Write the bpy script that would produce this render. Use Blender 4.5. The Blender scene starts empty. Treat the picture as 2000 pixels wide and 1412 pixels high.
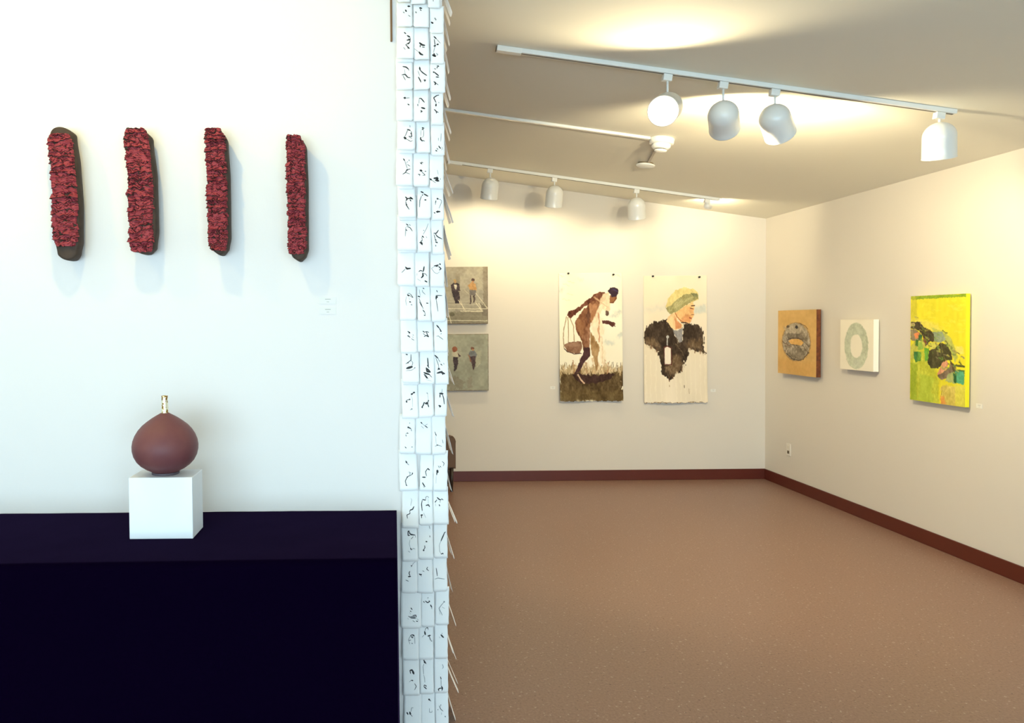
import bpy, bmesh, math, random
import numpy as np
from mathutils import Vector, Matrix, noise

# ------------------------------------------------------------------ scene, camera, sky, exposure
scn = bpy.context.scene
col = scn.collection
R = math.radians
scn.view_settings.view_transform = 'Standard'
scn.view_settings.look = 'None'
scn.view_settings.exposure = 0.82
scn.view_settings.gamma = 1.0
scn.view_settings.use_curve_mapping = False

cam_d = bpy.data.cameras.new('camera')
cam = bpy.data.objects.new('camera', cam_d); col.objects.link(cam); scn.camera = cam
cam_d.sensor_width = 36.0; cam_d.lens = 1450 / 2000 * 36
cam_d.shift_x = (1000 - 749) / 2000; cam_d.shift_y = -(706 - 668) / 2000
cam_d.clip_start = 0.05
cam.location = (0, 0, 1.6)
cam.rotation_mode = 'QUATERNION'
cam.rotation_quaternion = (Matrix.Rotation(R(90) - math.atan(36 / 1450), 3, 'X') @ Matrix.Rotation(R(-0.5), 3, 'Z')).to_quaternion()

world = bpy.data.worlds.new('daylight'); scn.world = world; world.use_nodes = True
bg = world.node_tree.nodes['Background']
bg.inputs[0].default_value = (0.58, 0.84, 1.02, 1); bg.inputs[1].default_value = 5.7

def portal(loc, sx, sz):
    l = bpy.data.lights.new('window_daylight', 'AREA'); l.shape = 'RECTANGLE'; l.size = sx; l.size_y = sz
    l.cycles.is_portal = True
    o = bpy.data.objects.new('window_daylight', l); col.objects.link(o); o.location = loc
    o.rotation_euler = (R(90), 0, 0)      # faces +Y, into the room
portal((-1.4, -3.62, 1.07), 4.8, 2.1)
portal((2.3, -3.62, 1.07), 1.8, 2.1)

WARM = (1.0, 0.85, 0.55)
LAMP = 28.0          # watts of one track lamp

# ------------------------------------------------------------------ helpers
def srgb(c, a=1.0):
    f = lambda v: v / 12.92 if v <= 0.04045 else ((v + 0.055) / 1.055) ** 2.4
    return tuple(f(v / 255) for v in c) + (a,)

def mat(name, c, rough=0.6, metal=0.0, spec=0.5, bump=None, var=None, emit=None, coat=0.0, sheen=0.0):
    """c sRGB 0-255; bump=(scale, strength, distance); var=(scale, sRGB second colour, low, high)"""
    m = bpy.data.materials.new(name); m.use_nodes = True
    nt = m.node_tree; b = nt.nodes['Principled BSDF']
    b.inputs['Base Color'].default_value = srgb(c)
    b.inputs['Roughness'].default_value = rough; b.inputs['Metallic'].default_value = metal
    b.inputs['Specular IOR Level'].default_value = spec
    b.inputs['Coat Weight'].default_value = coat; b.inputs['Coat Roughness'].default_value = 0.08
    b.inputs['Sheen Weight'].default_value = sheen
    tc = nt.nodes.new('ShaderNodeTexCoord')
    if var:
        n = nt.nodes.new('ShaderNodeTexNoise'); n.inputs['Scale'].default_value = var[0]; n.inputs['Detail'].default_value = 4
        cr = nt.nodes.new('ShaderNodeValToRGB')
        cr.color_ramp.elements[0].position = var[2]; cr.color_ramp.elements[1].position = var[3]
        cr.color_ramp.elements[0].color = srgb(c); cr.color_ramp.elements[1].color = srgb(var[1])
        nt.links.new(tc.outputs['Object'], n.inputs['Vector']); nt.links.new(n.outputs['Fac'], cr.inputs['Fac'])
        nt.links.new(cr.outputs['Color'], b.inputs['Base Color'])
    if bump:
        n = nt.nodes.new('ShaderNodeTexNoise'); n.inputs['Scale'].default_value = bump[0]; n.inputs['Detail'].default_value = 3
        bp = nt.nodes.new('ShaderNodeBump'); bp.inputs['Strength'].default_value = bump[1]; bp.inputs['Distance'].default_value = bump[2]
        nt.links.new(tc.outputs['Object'], n.inputs['Vector']); nt.links.new(n.outputs['Fac'], bp.inputs['Height'])
        nt.links.new(bp.outputs['Normal'], b.inputs['Normal'])
    if emit:
        b.inputs['Emission Color'].default_value = srgb(emit[0]); b.inputs['Emission Strength'].default_value = emit[1]
    return m

def vcol_mat(name, rough=0.65, bump=(220, 0.25, 0.0006)):
    m = mat(name, (255, 255, 255), rough, bump=bump)
    nt = m.node_tree; a = nt.nodes.new('ShaderNodeAttribute'); a.attribute_name = 'paint'
    nt.links.new(a.outputs['Color'], nt.nodes['Principled BSDF'].inputs['Base Color'])
    return m

def link_mesh(name, me, mats, parent=None, loc=None, smooth=False):
    o = bpy.data.objects.new(name, me); col.objects.link(o)
    for m in (mats if isinstance(mats, (list, tuple)) else [mats]):
        me.materials.append(m)
    if smooth:
        me.polygons.foreach_set('use_smooth', [True] * len(me.polygons))
    if parent: o.parent = parent
    if loc is not None: o.location = loc
    return o

def obj(name, bm, mats, parent=None, loc=None, smooth=False):
    me = bpy.data.meshes.new(name); bmesh.ops.recalc_face_normals(bm, faces=bm.faces); bm.to_mesh(me); bm.free()
    return link_mesh(name, me, mats, parent, loc, smooth)

def tag(o, label, cat, group=None, kind=None):
    if label: o['label'] = label
    if cat: o['category'] = cat
    if group: o['group'] = group
    if kind: o['kind'] = kind
    return o

def thing(name, label, cat, loc=(0, 0, 0), rot=(0, 0, 0), group=None):
    o = bpy.data.objects.new(name, None); o.empty_display_size = 0.1; col.objects.link(o)
    o.location = loc; o.rotation_euler = rot
    return tag(o, label, cat, group)

def box(bm, x0, x1, y0, y1, z0, z1, bevel=0.0, seg=2):
    v = [bm.verts.new(p) for p in ((x0, y0, z0), (x1, y0, z0), (x1, y1, z0), (x0, y1, z0), (x0, y0, z1), (x1, y0, z1), (x1, y1, z1), (x0, y1, z1))]
    fs = [bm.faces.new([v[i] for i in f]) for f in ((0, 3, 2, 1), (4, 5, 6, 7), (0, 1, 5, 4), (1, 2, 6, 5), (2, 3, 7, 6), (3, 0, 4, 7))]
    if bevel:
        es = list({e for f in fs for e in f.edges})
        bmesh.ops.bevel(bm, geom=es, offset=bevel, segments=seg, affect='EDGES', profile=0.5)
    return bm

def lathe(bm, prof, n=48, M=None, cap0=True, cap1=True, mi=0):
    M = M or Matrix.Identity(4)
    rings = []
    for r, z in prof:
        if r <= 1e-6: rings.append([bm.verts.new(M @ Vector((0, 0, z)))])
        else: rings.append([bm.verts.new(M @ Vector((r * math.cos(2 * math.pi * i / n), r * math.sin(2 * math.pi * i / n), z))) for i in range(n)])
    for a, b in zip(rings, rings[1:]):
        for i in range(n):
            j = (i + 1) % n
            if len(a) == 1 and len(b) == 1: continue
            if len(a) == 1: f = bm.faces.new((a[0], b[j], b[i]))
            elif len(b) == 1: f = bm.faces.new((a[i], a[j], b[0]))
            else: f = bm.faces.new((a[i], a[j], b[j], b[i]))
            f.material_index = mi
    if cap0 and len(rings[0]) > 1: bm.faces.new(rings[0][::-1])
    if cap1 and len(rings[-1]) > 1: bm.faces.new(rings[-1])
    return bm

def prism(bm, pts, axis, a0, a1):
    """pts = 2-D outline; extruded along axis from a0 to a1 (axis 'y': pts are x,z ; axis 'x': pts are y,z)"""
    mk = (lambda p, a: (p[0], a, p[1])) if axis == 'y' else (lambda p, a: (a, p[0], p[1]))
    A = [bm.verts.new(mk(p, a0)) for p in pts]; B = [bm.verts.new(mk(p, a1)) for p in pts]
    bm.faces.new(A); bm.faces.new(B[::-1])
    for i in range(len(pts)):
        j = (i + 1) % len(pts); bm.faces.new((A[j], A[i], B[i], B[j]))
    return bm

def struct(name, bm, m):
    return tag(obj(name, bm, m), None, None, kind='structure')

# ------------------------------------------------------------------ materials
M_wall = mat('wall_paint', (238, 232, 226), 0.75, bump=(90, 0.08, 0.002))
M_wall_dim = mat('dimmed_wall_paint', (224, 217, 205), 0.75, bump=(90, 0.08, 0.002))  # wall paint again, the far room's dimmer, warmer light put into its colour
M_ceil = mat('ceiling_paint', (238, 234, 218), 0.85, bump=(140, 0.1, 0.002))
M_base = mat('baseboard_vinyl', (92, 34, 20), 0.4)
M_white = mat('white_enamel', (238, 238, 232), 0.28, coat=0.3)
M_inner = mat('can_inside', (245, 240, 225), 0.5)
M_bulb = mat('lamp_bulb', (255, 255, 255), 0.4, emit=((255, 220, 150), 9.0))
M_paper = mat('slip_paper', (250, 249, 246), 0.8, bump=(60, 0.1, 0.001))
M_ink = mat('black_ink', (22, 20, 22), 0.6)
M_greyink = mat('diluted_grey_ink', (135, 138, 140), 0.7)
M_cloth = mat('black_tablecloth', (7, 2, 18), 0.9, spec=0.0, sheen=0.13, bump=(500, 0.3, 0.0008))
M_cloth.node_tree.nodes['Principled BSDF'].inputs['Sheen Tint'].default_value = srgb((152, 120, 192))
M_cloth.node_tree.nodes['Principled BSDF'].inputs['Sheen Roughness'].default_value = .35
M_plinth = mat('white_plinth_paint', (246, 247, 248), 0.5)
M_clay = mat('dark_brown_clay', (66, 52, 43), 0.7, spec=0.25, bump=(60, 0.3, 0.002), var=(30, (80, 64, 52), 0.35, 0.7))
M_red = mat('crimson_glaze', (160, 62, 68), 0.6, spec=.25, var=(60, (136, 44, 54), 0.35, 0.7))
M_black = mat('black_plastic', (14, 13, 12), 0.4)

# floor: speckled brown linoleum with a soft gloss
M_floor = mat('speckled_brown_floor', (150, 108, 84), 0.40, bump=(60, 0.10, 0.0015))
nt = M_floor.node_tree; b = nt.nodes['Principled BSDF']; tc = nt.nodes['Texture Coordinate']
vo = nt.nodes.new('ShaderNodeTexVoronoi'); vo.inputs['Scale'].default_value = 34
v2 = nt.nodes.new('ShaderNodeTexVoronoi'); v2.inputs['Scale'].default_value = 41
n0 = nt.nodes.new('ShaderNodeTexNoise'); n0.inputs['Scale'].default_value = 60; n0.inputs['Detail'].default_value = 2
wv = nt.nodes.new('ShaderNodeMixRGB'); wv.blend_type = 'ADD'; wv.inputs['Fac'].default_value = .022
n1 = nt.nodes.new('ShaderNodeTexNoise'); n1.inputs['Scale'].default_value = 90; n1.inputs['Detail'].default_value = 4; n1.inputs['Roughness'].default_value = 0.6
r1 = nt.nodes.new('ShaderNodeValToRGB'); e = r1.color_ramp.elements
e[0].position = 0.3; e[0].color = srgb((124, 95, 82)); e[1].position = 0.7; e[1].color = srgb((146, 116, 103))
nt.links.new(tc.outputs['Object'], n0.inputs['Vector']); nt.links.new(tc.outputs['Object'], n1.inputs['Vector'])
nt.links.new(tc.outputs['Object'], wv.inputs['Color1']); nt.links.new(n0.outputs['Color'], wv.inputs['Color2'])
nt.links.new(wv.outputs['Color'], vo.inputs['Vector'])
mp = nt.nodes.new('ShaderNodeMapping'); mp.inputs['Location'].default_value = (3.3, 1.7, .4); nt.links.new(wv.outputs['Color'], mp.inputs['Vector']); nt.links.new(mp.outputs['Vector'], v2.inputs['Vector'])
nt.links.new(n1.outputs['Fac'], r1.inputs['Fac']); last = r1.outputs['Color']
for v_, thr, cc in ((vo, .17, (168, 148, 134)), (v2, .14, (92, 62, 50))):
    gt = nt.nodes.new('ShaderNodeMapRange'); gt.inputs['From Min'].default_value = thr; gt.inputs['From Max'].default_value = thr * .6
    mx = nt.nodes.new('ShaderNodeMixRGB'); mx.inputs['Color2'].default_value = srgb(cc)
    nt.links.new(v_.outputs['Distance'], gt.inputs['Value']); nt.links.new(gt.outputs['Result'], mx.inputs['Fac']); nt.links.new(last, mx.inputs['Color1']); last = mx.outputs['Color']
nt.links.new(last, b.inputs['Base Color'])

# ------------------------------------------------------------------ the room
XL, XR, YF, YB = -4.0, 3.8405, -3.5, 7.4611
SL = 0.1477
def cz(x): return 2.617 + SL * (XR - x)          # height of the sloping ceiling
struct('floor', box(bmesh.new(), XL - .15, XR + .15, YF - .15, YB + .15, -0.12, 0), M_floor)
struct('ceiling', prism(bmesh.new(), [(XL - .15, cz(XL - .15)), (XR + .15, cz(XR + .15)), (XR + .15, cz(XR + .15) + .15), (XL - .15, cz(XL - .15) + .15)], 'y', YF - .15, YB + .15), M_ceil)
struct('wall_back', prism(bmesh.new(), [(XL, 0), (XR, 0), (XR, cz(XR)), (XL, cz(XL))], 'y', YB, YB + .12), M_wall_dim)
struct('wall_right', prism(bmesh.new(), [(XR, 0), (XR + .12, 0), (XR + .12, cz(XR + .12)), (XR, cz(XR))], 'y', YF, YB), M_wall_dim)
struct('wall_left', prism(bmesh.new(), [(XL - .12, 0), (XL, 0), (XL, cz(XL)), (XL - .12, cz(XL - .12))], 'y', YF, YB), M_wall)
# front wall behind the camera: two wide windows over a low sill
fw = bmesh.new()
for x0, x1 in ((XL, -3.8), (1.0, 1.4), (3.2, XR)):
    prism(fw, [(x0, 0), (x1, 0), (x1, cz(x1)), (x0, cz(x0))], 'y', YF - .12, YF)
for x0, x1 in ((-3.8, 1.0), (1.4, 3.2)):
    prism(fw, [(x0, 0), (x1, 0), (x1, .04), (x0, .04)], 'y', YF - .12, YF)
    prism(fw, [(x0, 2.1), (x1, 2.1), (x1, cz(x1)), (x0, cz(x0))], 'y', YF - .12, YF)
struct('wall_front', fw, M_wall)
for i, (x0, x1) in enumerate(((-3.8, 1.0), (1.4, 3.2))):
    w = bmesh.new(); t = .05; mid = (x0 + x1) / 2
    for a in ((x0, x0 + t, .04, 2.1), (x1 - t, x1, .04, 2.1), (mid - .03, mid + .03, .09, 2.05), (x0 + t, x1 - t, .04, .09), (x0 + t, x1 - t, 2.05, 2.1)):
        box(w, a[0], a[1], YF - .09, YF - .03, a[2], a[3])
    struct('window_%d' % (i + 1), w, M_white)
# near wall (free end at right) that carries the ceramics
WY, WX = 2.93, 0.2401
struct('wall_near', prism(bmesh.new(), [(XL, 0), (WX, 0), (WX, cz(WX)), (XL, cz(XL))], 'y', WY, WY + .22), M_wall)
struct('baseboard_back', box(bmesh.new(), XL, XR, YB - .012, YB, 0, .104, .003), M_base)
struct('baseboard_right', box(bmesh.new(), XR - .012, XR, YF, YB - .013, 0, .104, .003), M_base)

SLIPS = """
897,28394,496|
1452,28330,575|
2075,28207,476|37,-29,285,-20,276
930,27452,615|55,129,877,211,868/41,37,716,73,634/-33,-55,626,-10,581/-26,144,480,217,425
1564,27446,615|52,-66,825,25,806/30,-39,753,6,707/-41,-213,663,-186,600
2168,27244,555|-41,-81,625,-26,534/52,-209,444,-146,400
930,26233,675|33,-43,1095,21,1040/44,76,967,184,894/41,64,769,174,795,138,831/26,193,867,182,686,26,579/44,90,624,154,641/26,18,579,172,415/44,98,470,153,424/-18,-66,471,6,371
1584,26208,595|55,-70,690,29,598,129,579/30,-44,599,-53,508/26,28,508,119,498/9,-282,456,-120,310/52,-101,310,-47,219,44,182/-7,-280,800,-292,529
2189,26065,536|37,-125,1108,-34,1017/22,-116,1009,-82,737/13,-34,1017,129,835/48,-17,782,47,799/48,-128,719,-63,737/-18,-91,701,-148,466/63,-185,358,-67,302/37,-139,430,-85,302/-22,-47,429,25,374,-30,338
910,25032,656|37,-52,969,76,941,167,850/15,167,850,181,786/-11,11,851,28,651/33,-101,616,28,642,127,505,219,495/17,-55,579,35,397
1576,25046,636|44,-87,932,-70,814/33,-70,814,30,704,194,585/-15,-152,778,-81,578/33,-136,524,-64,378,-37,306/44,83,395,147,386/22,101,377,119,322
2191,24942,596|41,-25,1083,48,1073/30,-7,1038,-35,993/22,-136,976,-72,949/41,-182,831,-128,821/37,-128,821,36,684/33,-74,631,45,629/41,-149,440,-76,385,-113,313/18,-76,385,24,312
900,23848,657|63,-24,946,49,937/-22,58,937,195,945/33,120,691,184,645
1526,23823,597|33,-83,939,-2,948,126,792/-18,-75,912,-86,730/-33,-131,713,-123,631/48,14,566,151,528/33,-24,439,49,420,-5,375
2162,23699,477|30,68,1211,-13,1193,-142,1095,-43,903/44,-43,849,-53,758/-18,58,938,66,884/30,-118,631,-28,539,45,511/26,-36,539,-28,467
942,22721,717|-18,137,1012,145,921/37,35,840,162,793/17,62,849,-14,631,-69,522/26,152,675,207,647/26,190,757,216,538,97,557/70,-78,504,-14,449/17,-14,458,176,338,242,383/15,97,539,224,465
1618,22615,557|41,-28,1022,45,1004/33,-37,950,28,958/-11,-73,932,-85,695/11,36,931,25,694,-30,622/37,-86,641,-103,568,-32,476/22,-30,513,60,475/33,-113,568,-68,531
2184,22512,538|-15,138,901,117,573/-15,27,719,26,610/33,33,391,70,336,115,291/-11,153,372,189,281,133,227/22,-40,301,5,246/33,-96,219,-32,182
860,21334,658|33,-40,1098,14,1016/13,14,1016,113,705/-37,180,1051,189,1014/-15,134,997,78,924/17,114,869,224,795/26,232,686,94,650,47,541,-63,469/41,94,659,131,632/15,47,541,212,485
1508,21308,638|30,-38,964,35,908/26,-1,982,72,963/70,-31,654,24,635/22,143,625,198,615/18,24,598,160,469,68,452/26,-115,490,-41,489,-60,435/22,124,506,151,451
2126,21224,559|-11,22,768,66,567/63,-109,422,38,439,1,367,74,320,-54,349/48,-265,406,-202,350/13,-219,369,-37,239/-15,148,438,138,366/30,1,458,29,476
970,20102,698|41,-43,845,30,762,-25,689/37,30,762,141,779,251,742/41,141,825,223,760/33,131,725,167,660/26,-35,653,-18,506,82,332/41,-27,543,1,506
1628,20056,539|41,-139,1096,-38,1049/37,-20,1003,145,910/26,-76,985,-76,930/-30,-113,913,-179,730,-189,474/52,15,765,60,761
2168,20012,499|48,-10,869,45,841/-18,45,851,156,804,173,731,60,475/-22,-66,769,-76,623/22,-48,787,-66,696/44,-60,339,96,343/37,5,375,-5,302/37,-142,313,-106,285
950,18828,760|30,-22,1067,61,1002/22,-4,975,133,910,215,781/-17,-41,939,-62,572/26,-33,847,4,792/15,98,1047,152,992
1629,18762,560|-15,182,1142,116,960,-33,705/-30,-13,888,5,860/37,-70,651,-15,594/15,-89,614,-71,467/26,-117,468,-72,449/44,-173,394,-90,375,-82,302/44,-127,431,-109,321/-15,77,631,113,575
2158,18678,460|30,-129,850,-28,840,65,967/30,-65,822,8,711,182,609/18,-120,804,-67,565/33,-94,584,-30,565/37,-76,510,6,464/-33,-77,382,-69,327
899,17452,680|48,-21,750,43,685,172,702/-22,-31,676,-170,531/33,-12,713,61,657
1509,17426,580|37,96,797,67,604/26,58,605,-52,642,-117,588/44,39,540,57,421,-17,348/17,58,531,168,493,204,419/7,-183,313,-37,219/37,120,236,212,180/-7,-182,533,-192,423
2119,17402,560|41,67,927,122,908/37,39,882,-72,846,-127,846/44,-53,827,2,836/-13,-109,828,-238,737,-110,571,0,533,93,624/33,39,826,149,734,75,679
968,16111,641|15,-34,1024,40,1078,113,1023,205,893,131,930,40,1005/44,-16,1005,39,968/18,113,1004,186,930/-11,-53,950,-91,785,-56,582/-7,21,931,75,802/37,56,738,111,719/-26,110,636,165,599
1609,16066,520|26,-28,1321,27,1284/13,-47,1247,-48,1174,62,1062/-11,-167,1267,-141,1009/37,-224,1001,-151,972/15,-197,936,-34,493/18,-180,788,-71,567/26,-53,456,20,363/30,96,722,161,712/26,-18,253,38,234/13,20,382,38,252
2180,16042,581|22,-47,1248,-10,1174/22,-85,1046,164,1035/41,-67,1027,-77,899/33,-30,1027,-30,953/17,-77,899,-60,770,-25,419
998,14829,641|30,-39,859,53,803/41,-3,831,44,784/26,-58,693,52,627/18,-3,720,-22,665/-15,162,737,181,682/-11,126,654,181,608/15,98,572,208,506
1640,14884,641|30,-81,808,-18,761/22,-18,770,76,788,157,750/26,56,770,101,640,147,584/18,-73,716,0,660/30,-37,595,38,641,138,575
2252,14858,541|37,-155,1060,-55,939/30,-55,939,27,809/30,-19,828,27,809/-18,27,754,-1,699/-15,-168,626,-76,644/15,-94,635,90,495
1050,13664,683|37,-172,1120,-116,1101/22,23,1118,20,887,-136,778,-184,750/13,20,887,94,794,47,647/33,-118,787,-82,786/66,-148,574,66,637/-30,138,572,185,608/-15,-176,482,28,499,138,553
1701,13618,582|33,26,1020,51,669/26,5,743,78,632/48,-33,633,3,484,133,464/44,-14,614,114,483/48,-126,449,-34,411,95,373/26,-127,393,-17,226/17,-90,393,38,207/18,40,410,186,260/33,-35,299,1,226/-7,-73,189,185,112
2283,13592,542|37,-242,1154,-113,1023/15,-205,1061,-115,783,-97,635/13,-113,1005,-40,875/26,-22,801,33,745/-18,89,837,116,781/52,-125,635,-70,598/55,-173,451,-25,486,123,411/37,13,523,49,375/26,-153,580,-98,598
1038,12275,643|63,59,938,105,947/26,105,956,180,1011/48,151,1011,198,992/-7,49,901,103,752,92,437/18,-137,708,-8,744/41,-26,744,10,734/41,-141,699,-128,624/-41,44,382,73,354/-15,-11,327,44,363
1662,12310,603|44,-171,417,-144,380/33,-171,409,-106,474,-77,585/30,-77,585,15,510,108,638/66,15,565,70,528/30,70,509,106,397/33,90,656,117,637/-7,82,954,99,656/-26,55,954,73,908
2224,12325,483|52,-55,906,83,896/30,-37,878,-38,749/26,55,878,111,710,136,488/-15,48,1081,38,933/44,-86,443,-3,405,-50,378
897,10864,624|-26,89,1219,98,1191/33,23,1052,143,986/48,14,1052,69,1024/15,143,986,170,893/26,-16,829,40,801/30,-63,737,-35,700/11,-62,774,-6,829/22,-94,288,-39,231/-37,175,289,193,270
1530,10818,644|33,-109,1279,-63,1223/9,-63,1223,158,1063/26,48,1148,158,1063/-15,66,1166,159,1212/-11,-100,1131,10,1037
2154,10812,564|18,-152,909,-89,732/30,-125,816,-98,778/-7,-126,723,-100,407/-18,142,590,169,441/-18,-156,342,-26,378,121,321/22,-100,397,-26,378
956,9407,725|41,-82,1159,-37,1075/-22,-37,1075,37,999/-18,16,739,108,682/30,164,700,154,635/22,164,644,52,590,-42,553,-135,386,-91,199/-18,62,701,60,608/33,-60,544,-23,534/26,-117,256,-72,199
1640,9381,523|22,118,823,36,889,-48,759,-3,591/37,36,889,109,833/37,-171,546,-40,545/33,-163,332,-61,173/11,-136,201,-81,135
2184,9356,564|18,50,1188,143,1112,105,1002/15,-99,1012,-44,928/18,-34,1003,21,955/66,-128,836,-119,743/30,-147,743,-148,649/-7,-166,649,-169,314
995,7927,665|-11,23,1156,60,1100,12,876/33,142,838,85,726,1,708,-27,652/22,-18,649,-9,568,-139,513,-113,382
1630,8022,565|30,-129,1009,0,980/13,0,980,10,1110,75,1130,139,1072/26,-139,981,-169,832,-151,572/-7,93,1072,101,811/33,-2,776,109,802,146,717/52,-199,403,-144,413/22,-181,403,-182,292/-9,-96,495,-15,300
2216,8038,605|33,-140,1073,-66,998,8,960/22,8,978,45,1015,101,959/22,-150,980,-225,887/26,-234,897,-197,887/22,-39,904,-11,895/30,-67,792,-40,736/-7,-215,850,-198,719
984,6606,626|37,-50,1167,6,1176/30,-50,1167,-51,999,23,1017/33,-13,1148,60,1035,227,1015/26,5,1073,209,1015/11,227,1015,245,921/-22,153,960,59,867/-11,22,849,-17,680,19,549/30,19,530,65,446/-15,65,455,149,511,205,473/-15,-75,419,-1,362
1600,6662,605|13,161,1310,189,1188/18,178,936,182,861/41,18,704,65,694/22,-40,554,-21,469,-78,395/48,-96,376,-60,357
2196,6697,545|26,204,1026,148,970/33,157,970,16,672/-13,16,672,-50,523,-43,279,13,167/30,13,167,87,203,96,166
934,5344,626|-11,241,1210,157,1156,63,988/26,54,1054,101,1034/26,15,837,-22,764,23,668/37,-51,633,51,641/17,-145,502,-34,454
1561,5318,627|22,115,1026,68,942,160,875/15,-91,878,-26,849/37,-231,757,-157,719,-129,747/11,-157,709,-139,653
2177,5374,566|22,-148,929,-130,779,-113,611/-18,-216,499,-86,535,174,476
994,3934,809|26,-10,798,46,723/22,-38,677,8,639/-7,-57,630,-21,545/22,-105,480,6,403,192,392/26,63,497,193,515,211,439/-55,-31,441,174,440/-9,-134,405,-106,348/13,61,309,154,252/26,201,289,266,270/7,229,383,304,307
1662,3970,526|-22,24,1151,-5,1114/30,-98,1011,-6,945,69,981/22,-173,1002,-127,946/44,51,1010,78,981/33,105,868,161,764/15,142,755,169,699
2218,4026,547|-44,62,921,98,901/-20,70,902,-41,771,-126,659,12,395/-9,-4,714,107,648/-9,-117,603,-72,414
964,2667,648|26,2,937,68,983,161,917/41,87,974,142,936/26,12,927,76,851/18,77,936,95,851/-15,3,974,-83,787,-28,617/-15,160,898,168,634/-22,-83,759,10,777/30,47,654,75,644
1582,2661,587|15,94,1144,48,1248,-27,1182,-37,1107/22,30,1257,85,1200/44,-55,1088,-28,956/-13,-75,957,-160,863/41,74,908,177,936/-33,120,899,194,728/22,212,728,231,700
2179,2676,526|15,37,1020,37,973/41,-10,955,101,841/-9,-85,880,-39,823/48,27,917,64,879
993,1251,649|47,-49,950,28,982,103,860/26,-49,972,-28,839/60,60,927,103,827/30,68,573,-8,585/-11,-8,585,-85,519/19,122,462,196,351,120,219
1612,1286,548|35,-120,1318,-23,1163/43,-98,1229,-33,1196/-17,-99,1174,-143,1064,-124,755/-15,-124,733,-92,622,-82,446/22,-127,281,-105,358,-18,312,-62,280/30,-116,281,-19,202
2180,1302,548|-17,53,1130,96,1018,51,952/26,-27,645,-6,556/11,-12,556,-8,291/35,3,280,46,202,24,114/30,46,202,-41,204,-128,159,-96,93
1023,-106,690|39,-234,640,-191,562/52,-114,650,-93,561/17,-92,583,-17,483/-17,-70,671,-47,815,19,814
1642,-112,549|47,23,1136,78,1090/17,56,1090,121,1056/-15,54,781,53,626,162,626,162,692
2201,-96,528|-22,-34,916,-45,850/19,-100,873,-46,738,52,649/-22,-155,740,-155,696/-47,127,450,138,427/-11,-14,605,-15,518"""

# ------------------------------------------------------------------ track lights
def ceil_frame(x):                       # slope of the ceiling as a rotation about Y
    return math.atan(SL)
def track(name_label, x0, x1, y, feed=True):
    L = (x1 - x0) * math.sqrt(1 + SL * SL)
    t = thing('lighting_track', name_label, 'light track', (x0, y, cz(x0) - .0005), (0, ceil_frame(0), 0), 'tracks on the ceiling')
    b1 = bmesh.new()
    box(b1, 0.0, L, -.018, .018, -.024, 0, .002)
    obj('rail', b1, M_white, t)
    b2 = bmesh.new(); box(b2, 0.01, L - .01, -.006, .006, -.0252, -.0242); obj('slot', b2, mat('track_slot', (120, 112, 98), .6), t)
    if feed:
        b3 = bmesh.new(); box(b3, -.015, .12, -.021, .021, -.030, -.0005, .003); obj('power_feed', b3, M_white, t)
        b4 = bmesh.new(); box(b4, -.019, -.015, -.016, .016, -.026, -.006); obj('end_cap', b4, mat('end_cap_grey', (110, 96, 80), .6), t)
    return t

def lamp_head(label, x, y, stem, aim, R_=.078, Lc=.115, power=LAMP, group='lamp heads on the ceiling tracks', cone=168, tint=None):
    aim = Vector(aim).normalized()
    zt = cz(x) - .0262
    t = thing('track_lamp', label, 'track light', (x, y, zt), group=group)
    a = bmesh.new(); box(a, -.024, .024, -.017, .017, -.036, 0, .003); o = obj('adapter', a, M_white, t); o.rotation_euler = (0, ceil_frame(0), 0)
    s = bmesh.new(); lathe(s, [(.006, -.030), (.006, -.032 - stem)], 16)
    obj('stem', s, M_white, t, smooth=True)
    c = Vector((0, 0, -.032 - stem - R_ + .004))          # dome centre
    q = aim.to_track_quat('Z', 'Y').to_matrix().to_4x4(); M = Matrix.Translation(c) @ q
    prof = [(0, -R_)] + [(R_ * math.sin(R(k)), -R_ * math.cos(R(k))) for k in range(8, 90, 8)] + [(R_, 0), (R_ * 1.01, Lc * .5), (R_ * 1.02, Lc - .006), (R_ * 1.035, Lc - .004), (R_ * 1.035, Lc),
            (R_ * .98, Lc)]
    can = bmesh.new(); lathe(can, prof, 56, M, False, False, 0)
    ins = [(R_ * .98, Lc), (R_ * .96, Lc - .02), (R_ * .93, Lc * .55), (R_ * .70, Lc * .2), (0.0, Lc * .12)]
    lathe(can, ins, 56, M, False, False, 1)
    bmesh.ops.remove_doubles(can, verts=can.verts, dist=1e-5)
    obj('can', can, [M_white, M_inner], t, smooth=True)
    bb = bmesh.new(); zb = Lc * .66
    k_ = R_ / .078; lathe(bb, [(0, Lc * .16), (.018 * k_, Lc * .17), (.03 * k_, Lc * .38), (.052 * k_, zb - .004 * k_), (.054 * k_, zb), (.045 * k_, zb + .008 * k_), (.02 * k_, zb + .012 * k_), (0, zb + .013 * k_)], 36, M)
    obj('bulb', bb, M_bulb, t, smooth=True)
    l = bpy.data.lights.new('lamp_light', 'SPOT'); l.energy = power; l.color = tint or WARM; l.spot_size = R(cone); l.spot_blend = .45 if cone > 120 else 1.0; l.shadow_soft_size = .022
    lo = bpy.data.objects.new('lamp_light', l); col.objects.link(lo); lo.parent = t
    lo.matrix_local = Matrix.Translation(c + aim * (zb + .024 * R_ / .078)) @ (-aim).to_track_quat('Z', 'Y').to_matrix().to_4x4()
    return t

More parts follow.
